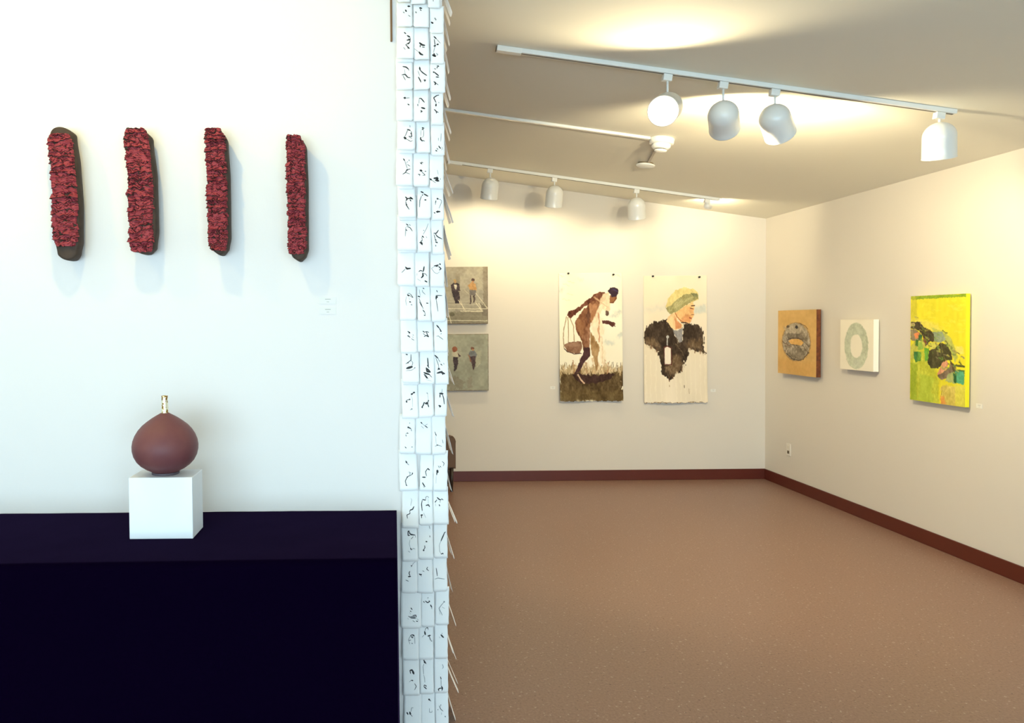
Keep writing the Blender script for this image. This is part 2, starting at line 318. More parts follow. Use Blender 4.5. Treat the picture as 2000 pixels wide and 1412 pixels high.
track('long white lighting track nearest the camera, with four lamp heads', 0.64, 3.10, 4.04)
track('white lighting track close to the back wall, above the figure paintings', 0.62, 3.10, 6.86)
GA = 'lamp heads on the near track'; GB = 'lamp heads on the track by the back wall'
lamp_head('glaring lit lamp head on the near track, its bulb turned towards the camera', 1.545, 4.04, .068, (-.52, -.80, -.42), group=GA, power=LAMP * 1.0)
lamp_head('white dome lamp on the near track, second from the glaring lamp, aimed away', 1.846, 4.04, .070, (.46, .84, -.46), group=GA, power=LAMP * 1.8)
lamp_head('white dome lamp on the near track, tilted down to the right, middle-right of track', 2.125, 4.04, .050, (.70, .68, -.76), group=GA, power=LAMP * 1.2)
lamp_head('white dome lamp hanging straight down at the right end of the near track', 3.015, 4.04, .024, (.18, .24, -1), group=GA, power=LAMP * .6)
lamp_head('shaded dome lamp on the far track, nearest the papered wall end', 0.995, 6.86, .050, (-.08, .34, -1), group=GB, power=LAMP * .48)
lamp_head('dome lamp on the far track above the stooping figure painting', 1.585, 6.86, .040, (-.04, .34, -1), group=GB, power=LAMP * .34)
lamp_head('pale dome lamp on the far track above the capped man portrait', 2.34, 6.86, .045, (.13, .34, -1), group=GB, power=LAMP * .24)
# fourth adapter of the far track, its head turned level into the far corner
lamp_head('washed-out lamp at the right end of the far track, turned to the corner', 2.99, 6.86, .002, (.70, .75, .04), R_=.030, Lc=.045, group=GB, power=LAMP * .3)
# the lamps that light the ceramics hang on a track above the picture
track('lighting track above the row of ceramic reliefs', -2.6, -0.3, 2.1)
GC = 'lamp heads above the ceramic reliefs'
lamp_head('lamp head lighting the left ceramic reliefs', -2.05, 2.1, .06, (.42, .60, -.95), group=GC, power=LAMP * .42, cone=150, tint=(1, .80, .22))
lamp_head('lamp head lighting the right ceramic reliefs', -0.95, 2.1, .06, (.05, .60, -.95), group=GC, power=LAMP * .45, cone=150, tint=(1, .80, .25))

# ------------------------------------------------------------------ raceway, detector, sprinkler
r_ = bmesh.new(); Lr = (1.90 - 0.0) * math.sqrt(1 + SL * SL); box(r_, 0, Lr, -.014, .014, -.018, 0, .002)
o = obj('surface_raceway', r_, M_white, None, (0.0, 5.29, cz(0.0) - .0005)); o.rotation_euler = (0, ceil_frame(0), 0)
tag(o, 'slim white cable raceway on the ceiling running to the smoke detector', 'raceway')
d = thing('smoke_detector', 'round white smoke detector on the ceiling at the end of the raceway', 'smoke detector', (1.985, 5.29, cz(1.985) - .001), (0, ceil_frame(0), 0))
obj('mounting_box', lathe(bmesh.new(), [(.083, 0), (.085, -.004), (.083, -.034), (.072, -.040)][::-1], 48), M_white, d, smooth=True)
obj('sensor_body', lathe(bmesh.new(), [(.066, -.0405), (.064, -.060), (.050, -.072), (.046, -.073)][::-1], 48), M_white, d, smooth=True)
g = bmesh.new(); lathe(g, [(.036, -.0735), (.036, -.080)][::-1], 32); obj('vent_slots', g, mat('detector_vents', (60, 52, 40), .6), d)
obj('sensor_cap', lathe(bmesh.new(), [(.044, -.0805), (.042, -.088), (.02, -.094), (0, -.0945)][::-1], 40), M_white, d, smooth=True)
p = thing('ceiling_sensor', 'small flat white disc fixture on the ceiling beyond the smoke detector', 'ceiling fixture', (2.12, 6.0, cz(2.12) - .001), (0, ceil_frame(0), 0))
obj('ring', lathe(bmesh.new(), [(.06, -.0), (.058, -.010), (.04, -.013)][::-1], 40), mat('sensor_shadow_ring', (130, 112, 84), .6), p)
obj('plate', lathe(bmesh.new(), [(.072, -.014), (.075, -.018), (.066, -.026), (0, -.028)][::-1], 40), M_white, p, smooth=True)
# tube between the two
cb = bmesh.new(); box(cb, -.010, .010, 0, .55, -.012, 0, .003)
o = obj('cable_cover', cb, mat('cable_cover_paint', (205, 196, 180), .7), None, (2.0, 5.385, cz(2.0) - .0015)); o.rotation_euler = (Matrix.Rotation(ceil_frame(0), 3, 'Y') @ Matrix.Rotation(R(-12.5), 3, 'Z')).to_euler()
tag(o, 'thin cable cover on the ceiling between smoke detector and flat disc fixture', 'cable cover')

# ------------------------------------------------------------------ painting helper: rasterise shapes to a vertex colour grid
def vnoise(W, H, cells, seed):
    rs = np.random.RandomState(seed); g = rs.rand(cells + 2, cells + 2)
    y = np.linspace(0, cells, H, endpoint=False)[:, None]; x = np.linspace(0, cells, W, endpoint=False)[None, :]
    yi = y.astype(int); xi = x.astype(int); fy = y - yi; fx = x - xi
    fy = fy * fy * (3 - 2 * fy); fx = fx * fx * (3 - 2 * fx)
    a = g[yi, xi]; b_ = g[yi, xi + 1]; c_ = g[yi + 1, xi]; d_ = g[yi + 1, xi + 1]
    return (a * (1 - fx) + b_ * fx) * (1 - fy) + (c_ * (1 - fx) + d_ * fx) * fy

class Paint:
    """W x H dabs; shapes are given in a working frame (x0, y0, x1, y1)."""
    def __init__(s, W, H, frame, base, seed=1):
        s.W, s.H, s.seed = W, H, seed
        x0, y0, x1, y1 = frame
        X = x0 + (x1 - x0) * (np.arange(W) + .5) / W; Y = y0 + (y1 - y0) * (np.arange(H) + .5) / H
        s.X, s.Y = np.meshgrid(X, Y)
        s.c = np.empty((H, W, 3)); s.c[:] = base
        s.unit = (x1 - x0) / W
    def warp(s, amt, cells=18):
        s.seed += 7
        f = lambda k_: (vnoise(s.W, s.H, cells, s.seed + k_) - .5) + .9 * (vnoise(s.W, s.H, 64, s.seed + 11 + k_) - .5)
        return (s.X + f(0) * amt * 1.3, s.Y + f(1) * amt * 1.3)
    def put(s, mask, colr, alpha=1.0, grain=0.0, cells=30):
        a = mask * alpha; s.seed += 3
        cc = np.array(colr, float)[None, None, :] * np.ones_like(s.c)
        if grain: cc = cc + ((vnoise(s.W, s.H, cells, s.seed) - .5 + .8 * (vnoise(s.W, s.H, 80, s.seed + 31) - .5) + .9 * (vnoise(s.W, s.H, 11, s.seed + 57) - .5)) * 2.6 * grain)[..., None]
        s.c = s.c * (1 - a[..., None]) + cc * a[..., None]
    def poly(s, pts, colr, alpha=1.0, rough=6, grain=8, soft=1.0):
        X, Y = s.warp(rough)
        ins = np.zeros(X.shape, bool); n = len(pts); d = np.full(X.shape, 1e9)
        for i in range(n):
            x1, y1 = pts[i]; x2, y2 = pts[(i + 1) % n]
            c_ = ((y1 > Y) != (y2 > Y)) & (X < (x2 - x1) * (Y - y1) / ((y2 - y1) or 1e-9) + x1); ins ^= c_
            t = np.clip(((X - x1) * (x2 - x1) + (Y - y1) * (y2 - y1)) / (((x2 - x1) ** 2 + (y2 - y1) ** 2) or 1e-9), 0, 1)
            d = np.minimum(d, np.hypot(X - x1 - t * (x2 - x1), Y - y1 - t * (y2 - y1)))
        sd = np.where(ins, d, -d); s.put(np.clip(sd / (s.unit * soft) + .5, 0, 1), colr, alpha, grain)
    def ell(s, cx, cy, rx, ry, colr, alpha=1.0, rough=4, grain=8, soft=1.0, hole=None):
        X, Y = s.warp(rough); q = np.hypot((X - cx) / rx, (Y - cy) / ry)
        m = np.clip((1 - q) * min(rx, ry) / (s.unit * soft) + .5, 0, 1)
        if hole:
            q2 = np.hypot((X - hole[0]) / hole[2], (Y - hole[1]) / hole[3]); m *= np.clip((q2 - 1) * min(hole[2:]) / (s.unit * soft) + .5, 0, 1)
        s.put(m, colr, alpha, grain)
    def line(s, pts, w, colr, alpha=1.0, rough=3, grain=6):
        X, Y = s.warp(rough); d = np.full(X.shape, 1e9)
        for (x1, y1), (x2, y2) in zip(pts, pts[1:]):
            t = np.clip(((X - x1) * (x2 - x1) + (Y - y1) * (y2 - y1)) / (((x2 - x1) ** 2 + (y2 - y1) ** 2) or 1e-9), 0, 1)
            d = np.minimum(d, np.hypot(X - x1 - t * (x2 - x1), Y - y1 - t * (y2 - y1)))
        s.put(np.clip((w / 2 - d) / s.unit + .5, 0, 1), colr, alpha, grain)
    def mottle(s, amp, cells, tint=(1, 1, 1)):
        s.seed += 5; s.c += ((vnoise(s.W, s.H, cells, s.seed) - .5) * 2 * amp)[..., None] * np.array(tint)

def paint_face(name, P, w, h, m, parent=None, curl=None, flip=None):
    """upright grid in local x (0..w) and z (0..h), y = curl(u, v) ; front looks to -y; one dab = one face-centre vertex"""
    W, H = P.W, P.H
    u = np.linspace(0, 1, W); v = np.linspace(0, 1, H)
    U, V = np.meshgrid(u, v)
    co = np.zeros((H, W, 3)); co[..., 0] = U * w; co[..., 2] = (1 - V) * h
    if curl is not None: co[..., 1] = curl(U, V)
    if flip is not None: co = flip(co, U, V)
    idx = np.arange(W * H).reshape(H, W)
    f = np.stack([idx[:-1, :-1], idx[1:, :-1], idx[1:, 1:], idx[:-1, 1:]], -1).reshape(-1, 4)
    me = bpy.data.meshes.new(name)
    me.vertices.add(W * H); me.vertices.foreach_set('co', co.reshape(-1))
    me.loops.add(f.size); me.loops.foreach_set('vertex_index', f.reshape(-1))
    me.polygons.add(len(f)); me.polygons.foreach_set('loop_start', np.arange(0, f.size, 4)); me.polygons.foreach_set('loop_total', np.full(len(f), 4))
    me.update(calc_edges=True)
    c = np.clip(P.c, 0, 255) / 255; lin = np.where(c <= .04045, c / 12.92, ((c + .055) / 1.055) ** 2.4)
    at = me.attributes.new('paint', 'FLOAT_COLOR', 'POINT')
    at.data.foreach_set('color', np.concatenate([lin, np.ones((H, W, 1))], -1).reshape(-1).astype(np.float32))
    return link_mesh(name, me, m, parent, smooth=True)

M_paint = vcol_mat('artist_paint', .6)
M_wpaper = vcol_mat('painted_paper', .85, bump=(150, .15, .0006))
M_raw = mat('raw_canvas_edge', (214, 206, 186), .8)

# --- canvas of two figures on stairs (upper) and two walking figures (lower)
def small_figures_upper():
    P = Paint(180, 176, (-80, 105, 452, 635), (166, 158, 138), 3)
    P.mottle(14, 9, (1, 1, .9)); P.mottle(9, 34)
    P.poly([(150, 170), (190, 170), (190, 420), (150, 420)], (132, 122, 100), .6, 5)
    P.poly([(-80, 105), (20, 105), (30, 470), (-80, 480)], (146, 142, 126), .6, 14)
    P.poly([(405, 105), (452, 105), (452, 490), (405, 480)], (128, 116, 96), .7, 8)
    P.poly([(350, 105), (400, 105), (400, 330), (350, 300)], (178, 170, 146), .5, 10)
    for y, a in ((425, .6), (455, .7), (530, .55), (560, .6)): P.line([(60, y), (400, y)], 7, (196, 188, 160), a)
    P.poly([(60, 520), (452, 525), (452, 635), (60, 635)], (120, 112, 88), .65, 10)
    P.poly([(380, 440), (452, 500), (452, 560), (400, 560)], (108, 96, 80), .7, 6)
    P.ell(118, 545, 26, 18, (92, 86, 60), .8)
    P.poly([(110, 275), (140, 250), (185, 262), (196, 325), (172, 332), (186, 345), (190, 380), (182, 445), (150, 440), (125, 375), (118, 340)], (58, 40, 42), 1, 6, 14)
    P.poly([(138, 268), (165, 270), (160, 318), (145, 305)], (222, 214, 190), .95, 4)
    P.ell(148, 240, 13, 16, (178, 140, 92)); P.ell(146, 228, 12, 7, (190, 160, 96))
    P.poly([(268, 280), (300, 245), (338, 262), (346, 328), (330, 330), (285, 320)], (196, 150, 92), 1, 5, 12)
    P.poly([(280, 318), (342, 322), (334, 372), (284, 370)], (118, 110, 104), 1, 4)
    P.poly([(284, 368), (300, 368), (297, 450), (286, 448)], (70, 54, 48)); P.poly([(314, 370), (333, 370), (328, 440), (318, 442)], (70, 54, 48))
    P.ell(312, 228, 15, 15, (70, 44, 32)); P.ell(312, 243, 9, 8, (186, 128, 84))
    W_ = (236, 228, 198)
    for pts, w in (([(60, 492), (452, 496)], 6), ([(200, 516), (400, 518)], 8), ([(60, 600), (452, 606)], 6), ([(176, 415), (240, 505)], 6), ([(205, 430), (228, 512)], 4), ([(340, 440), (398, 520)], 6),
                   ([(362, 440), (402, 510)], 4), ([(340, 350), (455, 502)], 5), ([(66, 470), (112, 630)], 8), ([(-40, 430), (60, 600)], 6), ([(235, 320), (275, 360)], 3)):
        P.line(pts, w, W_, .85)
    P.line([(-80, 632), (452, 632)], 8, (96, 72, 44)); P.line([(450, 105), (450, 635)], 5, (104, 80, 52))
    return P
def small_figures_lower():
    P = Paint(180, 178, (-80, 740, 460, 1275), (160, 160, 138), 17)
    P.mottle(12, 7, (1, 1, .9)); P.mottle(8, 30)
    P.poly([(100, 780), (200, 860), (215, 960), (120, 1000), (80, 900)], (178, 176, 150), .5, 20)
    P.poly([(320, 870), (390, 900), (385, 1010), (330, 1060)], (186, 182, 152), .5, 16)
    P.poly([(80, 1180), (150, 1130), (230, 1200), (200, 1260), (90, 1265)], (132, 122, 100), .6, 20)
    P.poly([(260, 1150), (300, 1130), (310, 1240), (250, 1250)], (138, 128, 108), .5, 14)
    P.poly([(128, 950), (172, 955), (172, 1010), (160, 1070), (135, 1090), (132, 1040), (124, 1000)], (62, 44, 44), 1, 6, 12)
    P.poly([(112, 910), (165, 905), (195, 940), (180, 955), (128, 955)], (206, 198, 168), 1, 5); P.poly([(170, 915), (198, 945), (176, 958)], (66, 40, 36))
    P.ell(140, 884, 24, 26, (142, 78, 44)); 
    P.poly([(268, 930), (285, 900), (330, 895), (352, 930), (340, 960), (280, 960)], (126, 128, 126), 1, 5, 10)
    P.poly([(278, 955), (338, 950), (336, 990), (328, 1060), (312, 1080), (304, 1030), (290, 1000)], (70, 48, 46), 1, 6, 12)
    P.poly([(262, 930), (275, 940), (300, 1000), (290, 1005)], (150, 100, 66)); P.ell(308, 876, 17, 15, (112, 68, 44)); P.ell(312, 890, 9, 8, (186, 136, 92))
    P.line([(380, 1015), (345, 1055)], 5, (214, 208, 176), .7)
    P.line([(-80, 1272), (460, 1272)], 6, (110, 86, 52)); P.line([(458, 740), (458, 1275)], 5, (110, 92, 60)); P.line([(-80, 742), (460, 742)], 4, (126, 104, 70))
    return P
def canvas_on_back(label, P, x0, x1, z0, z1):
    w, h = x1 - x0, z1 - z0
    t = thing('canvas_painting', label, 'painting', (x0, YB - .0415, z0), group='small grey figure canvases')
    paint_face('painted_canvas', P, w, h, M_paint, t)
    s = bmesh.new(); box(s, 0, w, .0008, .034, 0, h, .001); obj('canvas_edge', s, mat('grey_canvas_edge', (120, 102, 74), .8), t)
    c = bmesh.new(); box(c, .06, w - .06, .0342, .041, .06, h - .06); obj('stretcher_bar', c, M_raw, t)
canvas_on_back('upper grey square canvas of two strolling figures on steps with white lines', small_figures_upper(), .475, 1.046, 1.590, 2.159)
canvas_on_back('lower grey square canvas of two figures walking, red-haired one at left', small_figures_lower(), .478, 1.049, .922, 1.488)

# --- tall paper: stooping figure with a slung basket
def stooping():
    P = Paint(190, 386, (105, 105, 685, 1285), (247, 240, 216), 5)
    P.mottle(5, 5, (1, 1, 1.4))
    for x, y, rx, ry in ((290, 172, 30, 12), (130, 262, 22, 30), (648, 470, 40, 16), (665, 680, 34, 24), (560, 750, 46, 20), (610, 500, 24, 12)): P.ell(x, y, rx, ry, (196, 202, 192), .6, 20, 8, 8)
    for x, y in ((215, 185), (170, 215), (200, 300), (175, 350), (120, 130), (640, 130)): P.line([(x - 30, y - 8), (x + 30, y + 10)], 7, (222, 204, 168), .5, 12)
    # ground
    P.poly([(105, 965), (200, 975), (260, 960), (330, 975), (420, 965), (520, 940), (600, 985), (685, 975), (685, 1060), (105, 1060)], (178, 150, 104), .75, 40, 22, 6)
    P.poly([(105, 1030), (200, 1035), (260, 1000), (330, 1050), (460, 1030), (560, 1050), (640, 1020), (685, 1030), (685, 1285), (105, 1285)], (88, 68, 34), 1, 36, 14, 6)
    P.poly([(105, 1190), (400, 1180), (685, 1200), (685, 1285), (105, 1285)], (104, 84, 46), .8, 22, 12, 6)
    rs = random.Random(4)
    for i in range(60):
        x = rs.choice([rs.uniform(110, 200), rs.uniform(560, 680), rs.uniform(200, 600)]); y = rs.uniform(950, 1040); P_l = rs.uniform(14, 34)
        P.line([(x, y + 14), (x + rs.uniform(-16, 16), y - P_l)], 4, rs.choice([(84, 62, 34), (120, 92, 58), (200, 170, 120)]), .7, 2, 0)
    for x in (235, 300, 345, 375, 410, 520, 545): P.line([(x, 880 + (x % 50)), (x + 6, 1050)], 9, rs.choice([(214, 178, 130), (236, 214, 176), (168, 116, 76)]), .65, 14)
    # basket and slings
    for pts in ([(172, 508), (150, 620), (142, 700), (150, 790)], [(205, 520), (236, 590), (242, 740)], [(185, 515), (190, 640), (188, 740)]): P.line(pts, 7, (150, 118, 72), .9)
    P.poly([(148, 765), (190, 742), (300, 735), (318, 780), (300, 845), (235, 846), (170, 822)], (134, 96, 72), 1, 8, 12); P.line([(148, 800), (180, 828), (240, 848), (305, 845)], 8, (70, 44, 32))
    P.ell(232, 765, 70, 18, (160, 122, 96), .8)
    # figure
    P.poly([(390, 640), (430, 700), (478, 790), (455, 880), (462, 960), (450, 1010), (438, 1008), (420, 900), (400, 800)], (170, 134, 88), 1, 8, 12)
    P.poly([(430, 330), (520, 285), (545, 300), (520, 360), (470, 420), (440, 500), (400, 570), (382, 610), (390, 680), (385, 790), (385, 870), (340, 900), (330, 800), (300, 710), (258, 630), (252, 555), (290, 500), (345, 430), (385, 370)], (130, 84, 54), 1, 8, 16)
    P.poly([(400, 400), (430, 380), (400, 500), (370, 570), (350, 500)], (96, 58, 40), .8, 12, 10, 3); P.line([(390, 380), (392, 470)], 9, (214, 176, 134), .8)
    P.poly([(260, 560), (300, 520), (340, 600), (330, 700), (300, 690), (262, 620)], (150, 102, 66), .8, 12, 10, 4)
    P.poly([(380, 400), (460, 390), (470, 440), (440, 510), (400, 570)], (176, 124, 84), .8, 12, 12, 4)
    P.poly([(528, 288), (470, 282), (410, 322), (350, 366), (270, 432), (192, 462), (180, 500), (212, 522), (262, 480), (330, 420), (420, 370), (500, 350)], (104, 56, 34), 1, 8, 16)
    P.line([(430, 330), (500, 380)], 16, (196, 160, 124), .7)
    P.poly([(330, 790), (386, 790), (386, 865), (335, 930), (290, 1010), (245, 1035), (270, 960), (318, 860)], (62, 30, 30), 1, 7, 10)
    P.poly([(210, 1035), (280, 1030), (400, 1050), (600, 1030), (570, 1095), (450, 1110), (320, 1125), (250, 1080)], (56, 28, 20), .95, 14, 10, 2)
    P.line([(275, 1040), (300, 1090), (330, 1118)], 14, (222, 190, 160), .9)
    P.poly([(505, 300), (560, 282), (578, 330), (572, 450), (500, 440), (478, 500), (440, 560), (392, 606), (388, 590), (430, 510), (462, 420)], (240, 216, 180), .88, 12, 12, 3)
    P.poly([(392, 606), (480, 500), (520, 560), (500, 700), (540, 960), (500, 960), (470, 780), (420, 680)], (246, 226, 190), .55, 20, 8, 5)
    P.line([(470, 480), (470, 740)], 14, (196, 134, 96), .75, 10); P.line([(495, 700), (505, 940)], 8, (222, 186, 140), .6, 10); P.line([(440, 340), (560, 430)], 8, (206, 170, 132), .6)
    P.poly([(498, 543), (560, 548), (612, 562), (622, 578), (598, 606), (560, 582), (505, 570)], (84, 40, 30), 1, 5, 8); P.line([(580, 565), (618, 600)], 6, (84, 40, 30))
    P.ell(547, 475, 17, 28, (78, 52, 40), .9); P.ell(555, 440, 20, 18, (232, 206, 170), .9)
    P.poly([(572, 315), (642, 300), (634, 345), (606, 385), (572, 385)], (150, 100, 62), 1, 4); P.line([(632, 335), (600, 385), (575, 383)], 6, (84, 44, 26), .8)
    P.poly([(550, 275), (575, 245), (610, 240), (645, 258), (652, 292), (625, 330), (590, 330), (575, 300)], (48, 28, 44), 1, 5, 8); P.line([(600, 255), (640, 280)], 8, (66, 58, 110), .8)
    return P
def turbaned():
    P = Paint(190, 384, (85, 130, 675, 1300), (240, 226, 200), 9)
    P.mottle(5, 5, (1, 1, 1.3))
    P.poly([(85, 420), (300, 395), (300, 450), (85, 470)], (216, 212, 196), .5, 20, 4, 12); P.poly([(560, 420), (675, 400), (675, 470), (550, 480)], (198, 204, 194), .7, 16, 6, 10)
    for x in range(100, 670, 46): P.line([(x, 860), (x + 4, 1280)], 10, (250, 238, 212), .4, 10, 3)
    P.poly([(90, 650), (105, 610), (140, 575), (200, 550), (255, 545), (262, 532), (292, 533), (340, 605), (385, 690), (408, 742), (438, 735), (446, 600), (440, 575), (480, 562), (520, 568), (590, 598), (630, 630), (640, 740), (650, 855),
            (600, 825), (540, 812), (505, 790), (485, 885), (462, 940), (440, 1010), (405, 1015), (350, 1070), (316, 1098), (290, 1050), (250, 1022), (246, 930), (226, 835), (180, 800), (135, 770), (90, 748)], (58, 42, 26), 1, 22, 12, 2)
    for p_, a in (([(110, 720), (200, 700), (240, 800), (180, 800), (120, 765)], .75), ([(500, 730), (620, 720), (645, 850), (600, 820), (510, 790)], .75), ([(330, 860), (420, 850), (450, 930), (400, 1020), (330, 1060), (290, 1020)], .8)):
        P.poly(p_, (132, 108, 78), a, 30, 20, 12)
    P.line([(380, 770), (440, 840), (470, 900)], 10, (110, 92, 68), .7, 16)
    for x, y0, y1 in ((155, 760, 800), (205, 800, 830), (560, 810, 840), (610, 820, 850), (435, 980, 1010), (315, 1060, 1100), (350, 1050, 1075)): P.line([(x, y0), (x, y1)], 9, (120, 86, 56), .8)
    P.line([(455, 1140), (458, 1160)], 8, (130, 110, 80)); P.line([(500, 1170), (503, 1215)], 4, (170, 146, 110)); P.line([(318, 1135), (318, 1148)], 6, (170, 140, 100))
    P.poly([(352, 630), (400, 632), (446, 600), (440, 735), (412, 745), (385, 690)], (148, 144, 142), 1, 6, 10)
    P.poly([(298, 545), (330, 490), (385, 465), (402, 545), (445, 580), (436, 615), (375, 630), (340, 605)], (244, 206, 152), 1, 6, 8); P.poly([(375, 500), (392, 545), (440, 580), (432, 610), (376, 622)], (206, 124, 74), .75, 8, 12, 3)
    P.poly([(375, 470), (450, 425), (540, 368), (556, 415), (554, 450), (551, 494), (530, 525), (512, 572), (480, 572), (430, 555), (385, 505)], (242, 194, 132), 1, 6, 8)
    P.poly([(480, 480), (525, 490), (520, 560), (470, 560), (430, 545)], (216, 136, 84), .6, 12, 10, 6); P.poly([(500, 420), (548, 430), (545, 480), (510, 470)], (224, 158, 104), .5, 10, 8, 5); P.line([(380, 475), (395, 510), (430, 545), (480, 572)], 8, (168, 88, 46), .75)
    P.line([(528, 408), (560, 408)], 9, (70, 42, 26)); P.line([(520, 432), (545, 436)], 8, (120, 60, 36)); P.line([(512, 520), (530, 524)], 10, (140, 50, 34)); P.line([(530, 492), (552, 492)], 6, (120, 70, 44)); P.line([(440, 562), (470, 562), (500, 574)], 10, (62, 46, 36))
    P.poly([(290, 410), (310, 335), (375, 272), (460, 240), (548, 256), (596, 300), (592, 350), (540, 370), (470, 410), (425, 442), (335, 482), (300, 445)], (226, 206, 136), 1, 8, 8)
    P.poly([(292, 428), (340, 400), (400, 345), (460, 315), (520, 292), (585, 296), (594, 345), (540, 368), (470, 405), (425, 442), (335, 482)], (170, 162, 110), 1, 10, 14)
    for k_ in range(6): P.line([(330 + 34 * k_, 455 - 20 * k_), (400 + 34 * k_, 372 - 12 * k_)], 6, (206, 198, 140), .6, 8)
    P.poly([(520, 292), (585, 296), (594, 345), (570, 330)], (108, 110, 72), .8, 8)
    P.line([(305, 690), (302, 775)], 12, (170, 166, 160)); P.ell(305, 694, 15, 15, (196, 194, 188)); P.poly([(270, 785), (302, 770), (342, 790), (342, 950), (270, 950)], (92, 38, 30), 1, 3); P.poly([(278, 793), (302, 780), (334, 797), (334, 943), (278, 943)], (238, 226, 206), 1, 3, 3)
    P.line([(85, 1297), (675, 1297)], 7, (120, 92, 56), .9, 10)
    return P
def hung_paper(label, P, x0, x1, z0, z1, seed):
    w, h = x1 - x0, z1 - z0
    rs = random.Random(seed); ph = rs.uniform(0, 6)
    curl = lambda U, V: -.004 - .030 * V ** 1.6 - .007 * np.cos(U * 6.28 + ph) * V - .010 * np.clip(V - .9, 0, 1) * 10 * (.5 + .5 * np.sin(U * 9 + ph))
    def flip(co, U, V):
        co[..., 2] += np.where(V > .995, .0035 * np.sin(U * 60 + ph) + .002 * np.sin(U * 143), 0); return co
    o = paint_face('paper_painting', P, w, h, M_wpaper, None, curl, flip)
    o.location = (x0, YB - .001, z0); tag(o, label, 'painting', 'unframed tall papers on the back wall')
    so = o.modifiers.new('thickness', 'SOLIDIFY'); so.thickness = .0008; so.offset = 1
hung_paper('tall unframed paper painting of a stooping brown figure carrying a slung basket', stooping(), 1.764, 2.396, .805, 2.090, 2)
hung_paper('tall unframed paper portrait of a man in yellow-green knit cap and dark coat', turbaned(), 2.612, 3.247, .780, 2.055, 5)
for (x, z, l) in ((1.855, 2.086, 'black push pin at the upper left corner of the stooping figure paper'), (2.305, 2.070, 'black push pin at the upper right corner of the stooping figure paper'),
                  (2.700, 2.050, 'black push pin at the upper left corner of the capped man portrait'), (3.165, 2.038, 'black push pin at the upper right corner of the capped man portrait')):
    pb = bmesh.new(); Mx = Matrix.Rotation(R(90), 4, 'X')
    lathe(pb, [(.001, .0), (.001, .012), (.008, .013), (.0095, .016), (.006, .018), (.0055, .026), (.009, .029), (.009, .032), (0, .033)], 20, Mx)
    o = obj('push_pin', pb, M_black, None, (x, YB - .0005, z), smooth=True); tag(o, l, 'push pin', 'push pins in the tall papers')

# --- works on the right wall (front faces -X). local x runs towards the camera (-Y)
def wall_panel(name, label, P, ya, yb, z0, z1, t_, edge, inset=.03, group='boxed panels on the right wall'):
    w, h = ya - yb, z1 - z0                         # ya = far edge, yb = near edge
    t = thing(name, label, 'painting', (XR - t_, ya, z0), (0, 0, R(-90)), group)
    paint_face('painted_face', P, w, h, M_paint, t)
    s = bmesh.new(); box(s, 0, w, .0006, t_ - .014, 0, h, .0012); obj('panel_edge', s, edge, t)
    c = bmesh.new(); box(c, inset, w - inset, t_ - .0138, t_ - .0005, inset * .5, h - inset); obj('hanging_cleat', c, mat('cleat_wood', (70, 42, 26), .8), t)
    return t
def stone_disc():
    P = Paint(170, 160, (185, 195, 760, 1215), (214, 172, 100), 21)
    P.mottle(7, 6); P.mottle(5, 24); P.poly([(185, 980), (760, 1000), (760, 1215), (185, 1160)], (206, 150, 70), .35, 30, 6, 20)
    cx, cy = 465, 695
    P.ell(cx, cy, 216, 302, (120, 84, 40), .55, 8, 6, 4)
    P.ell(cx, cy, 207, 290, (160, 146, 124), 1, 10, 26, 2)
    P.poly([(300, 600), (350, 560), (460, 560), (560, 590), (600, 660), (560, 660), (360, 660), (320, 690)], (112, 100, 82), .9, 14, 16, 3)
    P.poly([(290, 460), (420, 410), (520, 420), (640, 500), (640, 600), (560, 560), (380, 540), (280, 600)], (182, 168, 142), .6, 30, 22, 6)
    P.poly([(380, 800), (460, 760), (560, 780), (640, 860), (560, 960), (420, 970), (300, 880)], (134, 122, 102), .7, 40, 26, 6)
    P.poly([(265, 620), (330, 600), (350, 700), (300, 730), (260, 680)], (176, 164, 144), .7, 14, 10, 3)
    P.line([(320, 640), (340, 700), (300, 730), (262, 700)], 9, (84, 66, 44), .8, 8); P.line([(560, 740), (620, 820), (640, 880)], 9, (96, 76, 46), .8, 10)
    P.line([(600, 700), (660, 760)], 10, (92, 76, 54), .8); P.line([(300, 730), (400, 770)], 10, (110, 74, 44), .8)
    P.poly([(352, 690), (400, 652), (480, 645), (550, 665), (580, 700), (548, 748), (480, 742), (400, 735)], (226, 176, 96), 1, 6, 8)
    P.line([(340, 665), (400, 640), (480, 632), (560, 658)], 12, (76, 48, 28), .9); P.line([(385, 745), (440, 740), (485, 748)], 12, (66, 48, 34), .9, 6); P.ell(475, 465, 22, 26, (34, 24, 22), 1, 4)
    P.ell(345, 455, 24, 20, (84, 64, 40), .9); P.line([(330, 890), (420, 965), (500, 980), (580, 950), (650, 850)], 14, (66, 50, 34), .8, 10)
    P.line([(520, 405), (600, 440), (640, 490)], 9, (90, 66, 40), .8)
    return P
def pale_ring():
    P = Paint(120, 118, (1130, 350, 1645, 1110), (246, 238, 216), 31); P.mottle(3, 5)
    P.ell(1385, 745, 183, 345, (198, 204, 176), 1, 8, 8, 2, hole=(1385, 748, 94, 176))
    P.ell(1400, 1000, 60, 60, (208, 212, 194), .5, 20, 6, 14); P.ell(1430, 520, 40, 50, (212, 216, 192), .5, 20, 6, 10); P.ell(1270, 700, 30, 140, (206, 212, 190), .5, 20, 6, 10)
    P.line([(1235, 960), (1290, 1050), (1360, 1085)], 6, (170, 176, 146), .6)
    return P
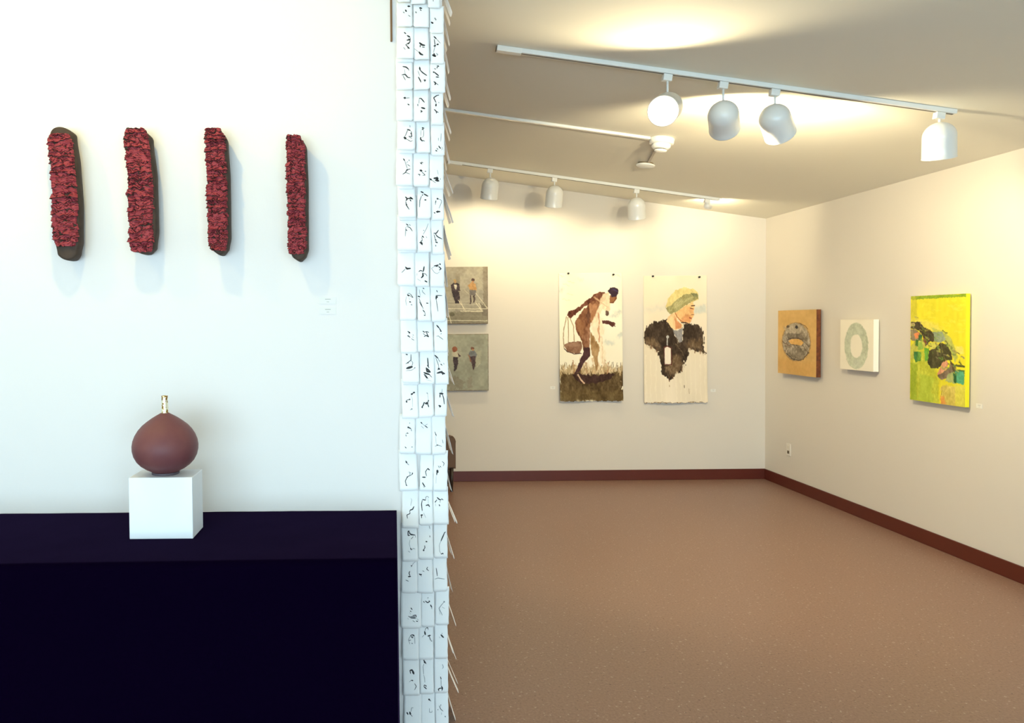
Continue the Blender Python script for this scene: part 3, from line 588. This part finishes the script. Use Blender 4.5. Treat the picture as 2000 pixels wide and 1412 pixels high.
def green_abstract():
    P = Paint(170, 248, (120, 85, 715, 1240), (232, 220, 40), 41); P.mottle(10, 5, (1, .8, .2)); P.mottle(6, 22)
    P.poly([(120, 85), (715, 85), (715, 118), (120, 125)], (138, 166, 30), 1, 10)
    P.poly([(120, 85), (190, 90), (185, 330), (120, 340)], (206, 196, 60), .6, 20, 8, 6); P.poly([(120, 330), (420, 400), (560, 540), (600, 640), (400, 480), (120, 400)], (234, 220, 120), .6, 20, 8, 8)
    P.poly([(120, 700), (320, 660), (440, 980), (470, 1240), (120, 1240)], (196, 200, 56), 1, 24, 10, 8); P.poly([(120, 830), (205, 830), (200, 1240), (120, 1240)], (158, 178, 36), .9, 14, 8, 5)
    P.poly([(240, 940), (380, 960), (380, 1240), (210, 1240)], (178, 198, 58), .7, 20, 8, 6)
    P.poly([(350, 430), (490, 470), (560, 540), (640, 740), (610, 790), (540, 650), (470, 560)], (184, 190, 96), .9, 12, 8, 3)
    P.poly([(370, 480), (480, 478), (515, 555), (460, 592), (390, 575)], (142, 156, 126), 1, 8)
    P.poly([(610, 620), (690, 630), (700, 700), (640, 710)], (244, 232, 130), .8, 14, 6, 4)
    P.poly([(120, 640), (210, 560), (300, 600), (330, 640), (200, 680), (160, 800), (120, 800)], (196, 194, 84), .9, 16, 10, 4)
    P.poly([(120, 370), (222, 372), (270, 430), (335, 455), (378, 500), (386, 580), (325, 590), (300, 640), (280, 560), (230, 470), (120, 440)], (70, 60, 34), 1, 12, 10)
    P.poly([(120, 445), (190, 460), (240, 500), (250, 580), (180, 590), (120, 570)], (140, 126, 96), 1, 12, 14); P.ell(150, 400, 26, 20, (216, 196, 120), .8)
    P.poly([(160, 500), (215, 480), (225, 540), (180, 560)], (232, 142, 84), 1, 6); P.poly([(215, 520), (255, 515), (250, 580), (222, 575)], (40, 96, 44), 1, 6); P.poly([(270, 540), (310, 560), (300, 620), (272, 590)], (140, 76, 56), 1, 6)
    P.poly([(185, 570), (215, 570), (215, 650), (180, 630)], (60, 110, 30)); P.poly([(215, 590), (270, 590), (270, 660), (210, 690)], (156, 190, 76), 1, 8)
    P.poly([(162, 700), (252, 700), (248, 800), (185, 822)], (96, 150, 50), 1, 8, 14); P.poly([(165, 700), (210, 702), (195, 815), (165, 780)], (52, 120, 60), .9, 6); P.poly([(280, 660), (330, 655), (332, 790), (285, 800)], (112, 176, 58), 1, 8)
    P.poly([(345, 600), (440, 590), (400, 650), (350, 680)], (208, 204, 96), .9, 8)
    P.poly([(335, 680), (400, 655), (460, 595), (520, 602), (560, 680), (580, 765), (520, 772), (460, 832), (430, 862), (360, 872), (322, 828)], (70, 66, 30), 1, 10, 10)
    P.poly([(480, 800), (525, 770), (548, 800), (520, 870), (460, 930), (425, 935), (440, 890)], (216, 152, 116), 1, 8, 12)
    P.poly([(560, 770), (620, 830), (620, 900), (560, 900)], (84, 70, 40), 1, 8); P.poly([(425, 940), (520, 880), (570, 800), (590, 880), (540, 950), (470, 985)], (126, 108, 86), 1, 8, 12)
    P.poly([(540, 920), (600, 880), (615, 1010), (520, 990)], (166, 180, 120), .9, 12)
    P.poly([(610, 880), (705, 870), (700, 1010), (620, 1000)], (74, 160, 118), 1, 8, 14); P.poly([(590, 900), (620, 900), (625, 1010), (600, 990)], (36, 92, 44), 1, 6); P.line([(620, 820), (700, 825)], 22, (70, 74, 30), .9); P.line([(630, 868), (700, 868)], 14, (60, 110, 60), .9)
    P.poly([(470, 1060), (520, 1030), (620, 1045), (625, 1240), (470, 1240)], (214, 194, 96), .95, 16, 10, 4); P.poly([(465, 1150), (500, 1140), (520, 1240), (465, 1240)], (226, 140, 62), .8, 14, 10, 5); P.poly([(620, 1020), (715, 1030), (715, 1240), (625, 1240)], (222, 214, 84), .9, 14, 8, 5)
    P.line([(478, 1060), (472, 1150)], 5, (160, 120, 50), .8, 8)
    rs = random.Random(12); DK = ((70, 66, 30), (96, 110, 50), (140, 126, 96), (150, 180, 80), (206, 200, 96), (110, 150, 60))
    for i in range(90):
        u = rs.random(); x = 130 + 560 * u; y = 430 + 420 * u + rs.gauss(0, 70); L = rs.uniform(12, 44); a = rs.uniform(.2, 1.5)
        P.line([(x, y), (x + L * math.cos(a), y + L * math.sin(a))], rs.uniform(7, 18), rs.choice(DK), rs.uniform(.35, .8), 10, 10)
    for i in range(40):
        x = rs.uniform(240, 700); y = rs.uniform(140, 480); L = rs.uniform(30, 90)
        P.line([(x, y), (x + L, y + rs.uniform(-10, 14))], rs.uniform(10, 26), rs.choice(((244, 232, 70), (226, 212, 24), (238, 228, 96))), .35, 14, 6)
    return P
wall_panel('wood_panel_painting', 'ochre wooden box panel painted with a cracked grey stone disc', stone_disc(), 7.122, 6.492, 1.095, 1.691, .054, mat('stained_wood_edge', (124, 66, 26), .5, var=(30, (96, 46, 20), .4, .6)))
wall_panel('ring_painting', 'small white box panel painted with a pale green oval ring', pale_ring(), 6.148, 5.732, 1.194, 1.600, .056, mat('white_panel_edge', (248, 242, 226), .6))
wall_panel('abstract_painting', 'large bright yellow-green abstract canvas at the right', green_abstract(), 5.349, 4.842, 1.019, 1.763, .042, mat('yellow_canvas_edge', (238, 228, 20), .6))

# --- small label cards and the outlet
def card(name_label, loc, rotz, w=.066, h=.026, group='small caption cards on the walls'):
    c = thing('caption_card', name_label, 'caption card', loc, (0, 0, rotz), group)
    b_ = bmesh.new(); box(b_, -w / 2, w / 2, -.002, -.0002, -h / 2, h / 2); obj('card', b_, mat('card_white', (236, 234, 226), .7), c)
    p_ = bmesh.new()
    box(p_, -.010, .012, -.00235, -.00205, .004, .0065); box(p_, -.004, .006, -.00235, -.00205, -.006, -.004)
    obj('print', p_, mat('card_print', (178, 176, 170), .7), c)
card('upper small white caption card on the near wall beside the ceramics', (-.2186, WY - .0002, 1.6927), 0)
card('lower small white caption card on the near wall beside the ceramics', (-.2190, WY - .0002, 1.6524), 0)
card('small caption card on the back wall left of the stooping figure paper', (1.700, YB - .0002, .940), 0, .05, .03)
card('small caption card on the back wall right of the capped man portrait', (3.315, YB - .0002, .898), 0, .05, .03)
card('small caption card on the right wall beside the yellow-green canvas', (XR - .0002, 4.776, 1.035), R(-90), .05, .03)
ot = thing('wall_outlet', 'small cream wall outlet low on the right wall near the corner', 'outlet', (XR - .0005, 7.0195, .371), (0, 0, R(-90)))
ob = bmesh.new(); box(ob, -.036, .036, -.006, 0, -.058, .058, .002); obj('cover_plate', ob, mat('outlet_cream', (236, 230, 218), .6), ot)
ob = bmesh.new(); box(ob, -.016, .016, -.0085, -.0062, .010, .038, .001); obj('socket', ob, mat('outlet_socket', (232, 224, 208), .5), ot)
ob = bmesh.new(); box(ob, -.016, .016, -.0085, -.0062, -.038, -.010, .001); obj('socket', ob, mat('outlet_socket_dark', (90, 70, 40), .5), ot)
# thin brown batten high on the near wall, left of the paper slips
o = obj('wooden_batten', box(bmesh.new(), .0375, .0450, WY - .010, WY, 2.700, cz(.04) - .01, .001), mat('batten_brown', (120, 84, 48), .7))
tag(o, 'thin brown vertical batten high on the near wall by the paper slips', 'batten')

# ------------------------------------------------------------------ dark lounge chair half hidden behind the wall end
ch = thing('lounge_chair', 'low dark brown rounded chair by the back wall, mostly hidden by papers', 'chair', (0.40, 7.18, 0))
M_ch = mat('brown_upholstery', (112, 90, 76), .8, spec=.3, bump=(300, .2, .001)); M_leg = mat('dark_chair_leg', (46, 32, 24), .35)
def rounded_panel(x0, x1, y0, y1, z0, z1, r):
    pts = [(y0, z0), (y1, z0)] + [(y1 - r + r * math.cos(R(a)), z1 - r + r * math.sin(R(a))) for a in range(0, 91, 10)] + [(y0 + r - r * math.sin(R(a)), z1 - r + r * math.cos(R(a))) for a in range(0, 91, 10)]
    b_ = bmesh.new(); prism(b_, pts, 'x', x0, x1)
    bmesh.ops.bevel(b_, geom=[e_ for e_ in b_.edges if abs(e_.verts[0].co.x - e_.verts[1].co.x) < 1e-6], offset=.012, segments=3, affect='EDGES'); return b_
def xz_panel(x0, x1, y0, y1, z0, z1, r):
    pts = [(x0, z0), (x1, z0)] + [(x1 - r + r * math.cos(R(a)), z1 - r + r * math.sin(R(a))) for a in range(0, 91, 10)] + [(x0 + r - r * math.sin(R(a)), z1 - r + r * math.cos(R(a))) for a in range(0, 91, 10)]
    b_ = bmesh.new(); prism(b_, pts, 'y', y0, y1)
    bmesh.ops.bevel(b_, geom=[e_ for e_ in b_.edges if abs(e_.verts[0].co.y - e_.verts[1].co.y) < 1e-6], offset=.015, segments=3, affect='EDGES'); return b_
obj('backrest', xz_panel(-.275, .275, -.19, -.11, .22, .530, .05), M_ch, ch)
obj('seat', box(bmesh.new(), -.20, .20, -.108, .20, .18, .30, .03, 3), M_ch, ch)
for s_ in (-1, 1): obj('armrest', box(bmesh.new(), min(s_ * .202, s_ * .262), max(s_ * .202, s_ * .262), -.108, .21, .19, .42, .02, 3), M_ch, ch)
for sx in (-1, 1):
    for y_ in (-.165, .17):
        b_ = bmesh.new(); lathe(b_, [(.013, 0), (.02, .185 if y_ > 0 else .225)], 20, Matrix.Translation((sx * .235, y_, 0))); obj('leg', b_, M_leg, ch, smooth=True)

# ------------------------------------------------------------------ display table with black cloth
TBL, TBR, TFL, TFR = (-2.3, 2.925), (.0465, 2.925), (-2.3, 2.262), (.0358, 2.3095)
tb = thing('display_table', 'display table hidden under the black cloth', 'table', (-1.1, 2.62, 0))
obj('tabletop', box(bmesh.new(), -1.17, 1.10, -.27, .27, .825, .855, .003), M_raw, tb)
for x_ in (-1.1, 1.05):
    for y_ in (-.22, .22): obj('leg', box(bmesh.new(), x_ - .02, x_ + .02, y_ - .02, y_ + .02, 0, .8245), M_raw, tb)
def cloth():
    bm = bmesh.new(); NX, NT, ND = 240, 24, 40
    grid = []
    def lerp(a, b_, t): return a + (b_ - a) * t
    for i in range(NX + 1):
        s = i / NX; row = []
        bx, by = lerp(TBL[0], TBR[0], s), lerp(TBL[1], TBR[1], s); fx, fy = lerp(TFL[0], TFR[0], s), lerp(TFL[1], TFR[1], s)
        for j in range(NT + 1):
            t = j / NT; x = lerp(bx, fx, t); y = lerp(by, fy, t)
            z = .8600 + .0009 * noise.noise(Vector((x * 7, y * 7, 0))) + .0004 * noise.noise(Vector((x * 23, y * 23, 3)))
            row.append(bm.verts.new((x, y, z)))
        for j in range(1, ND + 1):
            t = j / ND; z = .855 * (1 - t) + .004; r = min(1, t * 12)
            amp = .010 * t ** .7
            fold = amp * (math.sin(fx * 19 + 1.5 * noise.noise(Vector((fx * 2, 0, 0)))) + .6 * noise.noise(Vector((fx * 9, t, 1))))
            row.append(bm.verts.new((fx, fy - .006 * math.sin(r * 1.57) - .012 * t - fold, z)))
        grid.append(row)
    for i in range(NX):
        for j in range(NT + ND): bm.faces.new((grid[i][j], grid[i][j + 1], grid[i + 1][j + 1], grid[i + 1][j]))
    # right-hand drop
    prev = None
    for j in range(NT + 1):
        t = j / NT; x = lerp(TBR[0], TFR[0], t); y = lerp(TBR[1], TFR[1], t); c_ = [grid[NX][j]]
        for k_ in range(1, ND + 1):
            q = k_ / ND
            if j == NT: c_.append(grid[NX][NT + k_])
            else:
                yy = lerp(y, min(y, lerp(y, y - .012 * q, t)), 1)
                c_.append(bm.verts.new((x + .004 * q ** .7 * (1 + math.sin(y * 30)) * (1 - t), yy, .855 * (1 - q) + .004)))
        if prev:
            for k_ in range(ND): bm.faces.new((prev[k_], prev[k_ + 1], c_[k_ + 1], c_[k_]))
        prev = c_
    return bm
o = obj('tablecloth', cloth(), M_cloth, smooth=True); tag(o, 'black floor-length cloth covering the display table below the ceramics', 'tablecloth')

# ------------------------------------------------------------------ plinth and vase
o = obj('display_plinth', box(bmesh.new(), -.110, .110, -.0725, .0725, 0, .2135, .002), M_plinth, None, (-.7755, 2.626, .8612)); tag(o, 'white cube plinth standing on the black tablecloth', 'plinth')
ve = thing('gourd_vase', 'round terracotta gourd vase with a gold neck on the white plinth', 'vase', (-.7765, 2.622, 1.0750))
M_terra = mat('terracotta', (122, 72, 68), .5, spec=.3, bump=(180, .12, .001), var=(9, (106, 58, 62), .35, .7))
M_foot = mat('grey_clay_foot', (84, 72, 78), .6)
prof = [(.046, .0085), (.052, .012), (.068, .020), (.085, .032), (.099, .047), (.109, .066), (.1138, .086), (.1142, .102), (.111, .120), (.104, .138), (.093, .156), (.079, .172), (.062, .186), (.045, .198), (.030, .207), (.019, .213), (.0135, .2165)]
obj('body', lathe(bmesh.new(), prof, 72), M_terra, ve, smooth=True)
obj('foot', lathe(bmesh.new(), [(.0455, 0), (.0475, .001), (.0475, .007), (.0455, .0084)], 56), M_foot, ve)
M_neck = mat('gold_leaf_neck', (214, 190, 130), .32, metal=.55); nt = M_neck.node_tree
vv = nt.nodes.new('ShaderNodeTexVoronoi'); vv.inputs['Scale'].default_value = 130; cr = nt.nodes.new('ShaderNodeValToRGB'); cr.color_ramp.interpolation = 'CONSTANT'
el = cr.color_ramp.elements; el[0].color = srgb((150, 110, 48)); el[1].position = .35; el[1].color = srgb((246, 238, 206)); k = el.new(.8); k.color = srgb((176, 140, 70))
nt.links.new(nt.nodes['Texture Coordinate'].outputs['Object'], vv.inputs['Vector']); nt.links.new(vv.outputs['Color'], cr.inputs['Fac']); nt.links.new(cr.outputs['Color'], nt.nodes['Principled BSDF'].inputs['Base Color'])
obj('neck', lathe(bmesh.new(), [(.0138, .2162), (.0125, .222), (.0115, .245), (.0105, .268), (.0112, .277), (.0095, .277), (.009, .262), (.009, .225)], 36, None, False, True), M_neck, ve, smooth=True)

# ------------------------------------------------------------------ four ceramic reliefs
def relief(label, outline, xc, zt, zb, wf, wb, cover, seed, rows):
    """wf = width of the crimson front, wb = width of the clay slab; cover = (v0, v1) extent of the crust, v from the top"""
    H = zt - zb
    t = thing('ceramic_relief', label, 'ceramic relief', (xc, WY, zb), group='crimson ceramic reliefs on the near wall')
    # clay slab: rounded plank, its outline given as (v, left, right) in metres
    def edge(v, side):
        for (v0, l0, r0), (v1, l1, r1) in zip(outline, outline[1:]):
            if v <= v1 or v1 == outline[-1][0]:
                q = (v - v0) / (v1 - v0); q = q * q * (3 - 2 * q)
                return (l0 + (l1 - l0) * q) if side < 0 else (r0 + (r1 - r0) * q)
    NV, ND_, bm = 90, 10, bmesh.new()
    D = .084
    rings = []
    for i in range(NV + 1):
        v = i / NV
        l, r = edge(v, -1), edge(v, 1)
        cap = min(1.0, math.sqrt(max(0, 1 - (1 - min(v, 1 - v) / .055) ** 2)) if min(v, 1 - v) < .055 else 1)
        cm = (l + r) / 2; l = cm + (l - cm) * (.25 + .75 * cap); r = cm + (r - cm) * (.25 + .75 * cap)
        z = H * (1 - v); ring = []
        rr = .013
        sec = [(l, 0), (l, -D + rr), (l + rr * .3, -D + rr * .3), (l + rr, -D), (r - rr, -D), (r - rr * .3, -D + rr * .3), (r, -D + rr), (r, 0)]
        for (x, y) in sec:
            ring.append(bm.verts.new((x + .0012 * noise.noise(Vector((z * 12, y * 20, seed))), y - (0.0004 if y == 0 else 0), z)))
        rings.append(ring)
    for a, b_ in zip(rings, rings[1:]):
        for i in range(8): bm.faces.new((a[i], a[(i + 1) % 8], b_[(i + 1) % 8], b_[i]))
    bm.faces.new(rings[0]); bm.faces.new(rings[-1][::-1])
    o = obj('clay_slab', bm, M_clay, t, smooth=True)
    es = o.modifiers.new('soften', 'SUBSURF'); es.levels = es.render_levels = 1
    # crimson crust: torn horizontal strata
    rs = random.Random(seed); NU, NV = 56, 460
    amps = [rs.choice([.15, .25, .35, .5, .6, .8, 1.3]) for _ in range(rows + 6)]
    jl = [rs.uniform(-.5, 1) for _ in range(rows + 6)]; jr = [rs.uniform(-.5, 1) for _ in range(rows + 6)]
    N3 = lambda a, b_, c_: noise.noise(Vector((a, b_, c_)))
    bm = bmesh.new(); gv = []; tone = []
    v0, v1 = cover
    for i in range(NV + 1):
        q = i / NV; v = v0 + (v1 - v0) * q; row = []; tr = []
        for j in range(NU + 1):
            u = j / NU
            wz = N3(u * 1.4, v * 8, seed * 3.1) * .8 + N3(u * 5, v * 30, seed) * .45 + (u - .5) * 1.2 * N3(0, v * 3.3, seed + 5)
            s = q * rows + 2 + wz
            k_ = max(0, min(rows + 4, int(math.floor(s)))); fr = s - math.floor(s)
            a_ = amps[k_] * (.5 + 1.1 * abs(N3(u * 3, k_ * 1.7, seed)))
            rise = fr / .86 if fr < .86 else max(0, 1 - (fr - .86) / .08)
            h = .010 + .013 * a_ * rise ** 1.8
            # broken tears running across the skin
            w1 = N3(u * 3.2 + .8 * N3(u * 6, v * 40, 2), v * (46 + seed) + 2.2 * N3(u * 4, v * 12, seed), seed + 20)
            gate = N3(u * 3.5, v * 22, seed + 33)
            tear = math.exp(-(w1 / .065) ** 2) if gate > -.12 else 0
            w2 = N3(u * 4, v * 95 + 2 * N3(u * 4, v * 9, 4), seed + 41)
            fine = math.exp(-(w2 / .07) ** 2) * (1 if N3(u * 6, v * 30, seed + 55) > .05 else 0)
            h += .0030 * N3(u * 2.4, v * 70, seed + 3) + .0010 * N3(u * 12, v * 170, seed) - .0065 * tear - .0028 * fine
            edge_f = min(u, 1 - u)
            if edge_f < .06: h *= .45 + .55 * (edge_f / .06)
            side = (u - .5) * 2
            jag = .0075 * (jl[k_] if u < .5 else jr[k_]) * (.3 + rise * .9) + .0034 * N3(v * 75, 3 * (u > .5), seed) + .0018 * N3(v * 190, u * 3, seed)
            half = wf / 2 * (.66 + .34 * min(1, math.sqrt(min(q, 1 - q) / .09)))
            cx = (edge(v, -1) + edge(v, 1)) / 2 - (wb - wf) / 2 * .7
            x = cx + side * half + (abs(side) ** 5) * jag * (1 if side > 0 else -1)
            if i in (0, NV): x = cx + (x - cx) * .9
            z = H * (1 - v) - .0030 * a_ * rise ** 2 + (.004 * N3(u * 6, q * 2, seed + 70) if q < .03 or q > .97 else 0)
            row.append(bm.verts.new((x, -D - max(h, .001) + .004, z)))
            tr.append(1 if (.885 < fr < .99 and a_ > .16) or tear > .40 or fine > .72 else 0)
        gv.append(row); tone.append(tr)
    for i in range(NV):
        for j in range(NU):
            f = bm.faces.new((gv[i][j], gv[i + 1][j], gv[i + 1][j + 1], gv[i][j + 1])); f.material_index = tone[i][j]
    # rim going back to the slab
    loop = [gv[0][j] for j in range(NU + 1)] + [gv[i][NU] for i in range(1, NV + 1)] + [gv[NV][j] for j in range(NU - 1, -1, -1)] + [gv[i][0] for i in range(NV - 1, 0, -1)]
    cxm = sum(p.co.x for p in loop) / len(loop)
    back = [bm.verts.new((cxm + (p.co.x - cxm) * .93, -D + .012, p.co.z)) for p in loop]
    for a in range(len(loop)):
        b2 = (a + 1) % len(loop); f = bm.faces.new((loop[a], loop[b2], back[b2], back[a])); f.material_index = 1
    o = obj('crackled_crust', bm, [M_red, M_clay], t); o['label'] = 'crackled crimson glaze front'
    return t
# slab outline: (v, left, right) relative to the centre line
relief('leftmost dark clay relief with crimson crackled front, bare brown cap at top', [(0, -.046, .026), (.06, -.050, .042), (.3, -.046, .056), (.6, -.044, .063), (.85, -.040, .060), (.95, -.032, .050), (1, -.020, .040)],
       -1.2185, 2.362, 1.853, .094, .105, (.055, .895), 3, 19)
relief('second crimson crackled ceramic relief from the left, with jagged ridges', [(0, -.040, .026), (.08, -.050, .046), (.4, -.046, .060), (.8, -.044, .062), (.95, -.036, .054), (1, -.018, .040)],
       -.9265, 2.352, 1.874, .094, .108, (.0, .985), 8, 24)
relief('third crimson crackled ceramic relief from the left, narrow brown side', [(0, -.034, .018), (.1, -.042, .036), (.4, -.042, .042), (.85, -.040, .042), (.95, -.030, .034), (1, -.014, .020)],
       -.6270, 2.350, 1.868,   .074, .086, (.0, .965), 13, 30)
relief('rightmost and lowest crimson crackled ceramic relief', [(0, -.032, .016), (.1, -.036, .036), (.4, -.042, .040), (.9, -.036, .038), (.96, -.028, .030), (1, -.012, .018)],
       -.3230, 2.321, 1.842, .070, .082, (.0, .945), 19, 30)

# ------------------------------------------------------------------ ink-marked paper slips hung in rows on the wall end
def ordinal(n):
    return ('topmost', 'second', 'third', 'fourth', 'fifth', 'sixth', 'seventh', 'eighth', 'ninth', 'tenth', 'eleventh', 'twelfth', 'thirteenth', 'fourteenth', 'fifteenth', 'sixteenth',
            'seventeenth', 'eighteenth', 'nineteenth', 'twentieth', 'twenty-first', 'twenty-second', 'bottommost')[n]
SCOL = ('left', 'middle', 'right')

def slip_mesh(w, h, lift, yaw, seed, strokes=(), lift0=.003):
    rs = random.Random(seed); bm = bmesh.new(); NX, NZ = 8, 12
    bulge = rs.uniform(-.0015, .003); tw = rs.uniform(-.003, .003); cor = [max(0, rs.uniform(-.004, .008)), max(0, rs.uniform(-.004, .008))]; wav = rs.uniform(0, 6); slant = rs.uniform(-.0012, .0012)
    def depth(x, z):                       # z from 0 (bottom) to h
        t = max(0.0, 1 - z / h); u = x / w
        return -(lift0 + lift * t ** 1.15 + bulge * math.sin(math.pi * t) + tw * u * t + .0035 * (1 - 4 * u * u) * t * .6) + yaw * x
    def P(x, z, off=0.0): return Vector((x, depth(x, z) - off, z))
    F = []; B = []
    for i in range(NZ + 1):
        z = h * i / NZ; fr = []; bk = []
        for j in range(NX + 1):
            x = w * (j / NX - .5); zz = z; xx = x
            if i == 0:
                zz += (cor[0] if j == 0 else cor[1] if j == NX else 0) + slant * (j / NX - .5) + .0004 * math.sin(j * 1.3 + wav)
            if j in (0, NX): xx += .0006 * math.sin(i * 1.7 + wav)
            p = P(xx, zz); fr.append(bm.verts.new(p)); bk.append(bm.verts.new(p + Vector((0, .0005, 0))))
        F.append(fr); B.append(bk)
    for i in range(NZ):
        for j in range(NX):
            f = bm.faces.new((F[i][j], F[i][j + 1], F[i + 1][j + 1], F[i + 1][j])); f.smooth = True
            f = bm.faces.new((B[i][j], B[i + 1][j], B[i + 1][j + 1], B[i][j + 1])); f.smooth = True
    for i in range(NZ):
        bm.faces.new((F[i][0], F[i + 1][0], B[i + 1][0], B[i][0])); bm.faces.new((F[i][NX], B[i][NX], B[i + 1][NX], F[i + 1][NX]))
    for j in range(NX):
        bm.faces.new((F[0][j], B[0][j], B[0][j + 1], F[0][j + 1])); bm.faces.new((F[NZ][j], F[NZ][j + 1], B[NZ][j + 1], B[NZ][j]))
    for n_, st in enumerate(strokes):
        wd = abs(st[0]) * 1.15e-4; mi = 2 if st[0] < 0 else 1
        pts = [Vector((st[i] * 1e-4, st[i + 1] * 1e-4)) for i in range(1, len(st), 2)]
        path = []                                            # smooth, resampled brush path
        for a, b_ in zip(pts, pts[1:]):
            n = max(2, int((b_ - a).length / .0016))
            for q in range(n): path.append(a.lerp(b_, q / n))
        path.append(pts[-1])
        for _ in range(2):
            path = [path[0]] + [(path[i - 1] + path[i] * 2 + path[i + 1]) / 4 for i in range(1, len(path) - 1)] + [path[-1]] if len(path) > 2 else path
        L = len(path); rails = []
        for i, p in enumerate(path):
            d = (path[min(i + 1, L - 1)] - path[max(i - 1, 0)]); d = d.normalized() if d.length > 1e-9 else Vector((1, 0)); nrm = Vector((-d.y, d.x))
            q = i / max(1, L - 1); ww = wd * .5 * (.55 + .65 * math.sin(math.pi * (.12 + .76 * q))) * (1 + .22 * math.sin(i * 2.1 + n_ * 3 + seed))
            if i == 0: p = p - d * ww * .7
            if i == L - 1: p = p + d * ww * .7
            if i in (0, L - 1): ww *= .45
            rr = []
            for sgn in (-1, 1):
                c_ = p + nrm * ww * sgn
                c_.x = max(-w / 2, min(w / 2, c_.x)); c_.y = max(.0005, min(h, c_.y))
                rr.append(bm.verts.new(P(c_.x, c_.y, .00025 + .00004 * (n_ % 6))))
            rails.append(rr)
        for a, b_ in zip(rails, rails[1:]):
            try: f = bm.faces.new((a[0], a[1], b_[1], b_[0])); f.material_index = mi
            except ValueError: pass
    me = bpy.data.meshes.new('paper_slip'); bm.to_mesh(me); bm.free()
    for m in (M_paper, M_ink, M_greyink): me.materials.append(m)
    return me

lines = SLIPS.strip().splitlines(); prevz = None
pitch = .130
for n, ln in enumerate(lines):
    r_i, c_i = divmod(n, 3)
    head, _, body = ln.partition('|'); cx, zb, w = [int(q) * 1e-4 for q in head.split(',')]
    st = [[int(q) for q in s.split(',')] for s in body.split('/') if s] if body else []
    above = int(lines[n - 3].split(',')[1]) * 1e-4 if r_i else zb + pitch
    h = above - zb + .016
    lift = (.029, .026, .017)[c_i] if r_i < 14 else (.017, .014, .010)[c_i]
    rz = random.Random(n * 31 + 7)
    me = slip_mesh(w, h, lift, (.0, .0, .07)[c_i], n * 7 + 1, st, (.0035, .0025, .0035)[c_i])
    o = bpy.data.objects.new('paper_slip', me); col.objects.link(o)
    o.location = (cx, WY - (.0012, .0004, 0)[c_i] - rz.uniform(0, .0015), zb); o.rotation_euler = (0, rz.uniform(-.030, .030), 0)
    marks = 'blank' if not st else ('ink-marked' if len(st) > 3 else 'sparsely marked')
    tag(o, '%s white paper slip, %s column of wall end, %s row from top' % (marks, SCOL[c_i], ordinal(r_i)), 'paper slip', 'ink-marked paper slips on the wall end')
# second sheets peeking out beneath some slips of the left column
for r_i, dz, dx in ((2, .008, .002), (5, .010, .004), (6, .009, .006), (7, .008, .004), (8, .007, .003), (12, .009, .004), (21, .006, -.004)):
    cx, zb, w = [int(q) * 1e-4 for q in lines[r_i * 3].partition('|')[0].split(',')]
    me = slip_mesh(w * .93, .10, .013 if r_i < 14 else .008, 0, 900 + r_i, (), .002)
    o = bpy.data.objects.new('paper_slip', me); col.objects.link(o); o.location = (cx + dx, WY, zb - dz)
    tag(o, 'under-sheet peeking out below the left-column slip of the %s row' % ordinal(r_i), 'paper slip', 'under-sheets of the left slip column')
# slips on the end face of the wall, seen edge-on
TIPS = [(2799, 28193), (2711, 27033), (2684, 25931), (2737, 24886), (2749, 23558), (2680, 22349), (2814, 21196), (2808, 20022), (2718, 18704), (2567, 17445), (2579, 16222), (2590, 14793), (2807, 13563), (2738, 12272), (2687, 10751), (2636, 9247), (2854, 8006), (2722, 6558), (2631, 5210), (2766, 3857), (2758, 2503), (2852, 1144), (2720, -153)]
for i, (tx, tz) in enumerate(TIPS):
    for d_ in range(2):
        rs = random.Random(500 + i * 2 + d_)
        lift = tx * 1e-4 - WX - .003 + (rs.uniform(-.007, .004) if d_ else 0) + (.004 if i > 12 else 0)
        w = .050; h = .118 if d_ == 0 else rs.uniform(.11, .125)
        me = slip_mesh(w, h, max(.008, lift), rs.uniform(-.08, .08), 700 + i * 2 + d_, (), .003)
        o = bpy.data.objects.new('paper_slip', me); col.objects.link(o)
        o.rotation_euler = (0, rs.uniform(-.02, .02), R(90)); o.location = (WX, WY + .040 + .068 * d_, max(.002, tz * 1e-4 + rs.uniform(-.012, .004) * (d_ + .3)))
        tag(o, 'edge-on paper slip right of the wall end, %s of the %s pair' % (('nearer sheet', 'farther sheet')[d_], ordinal(i)), 'paper slip', 'edge-on slips on the wall end')
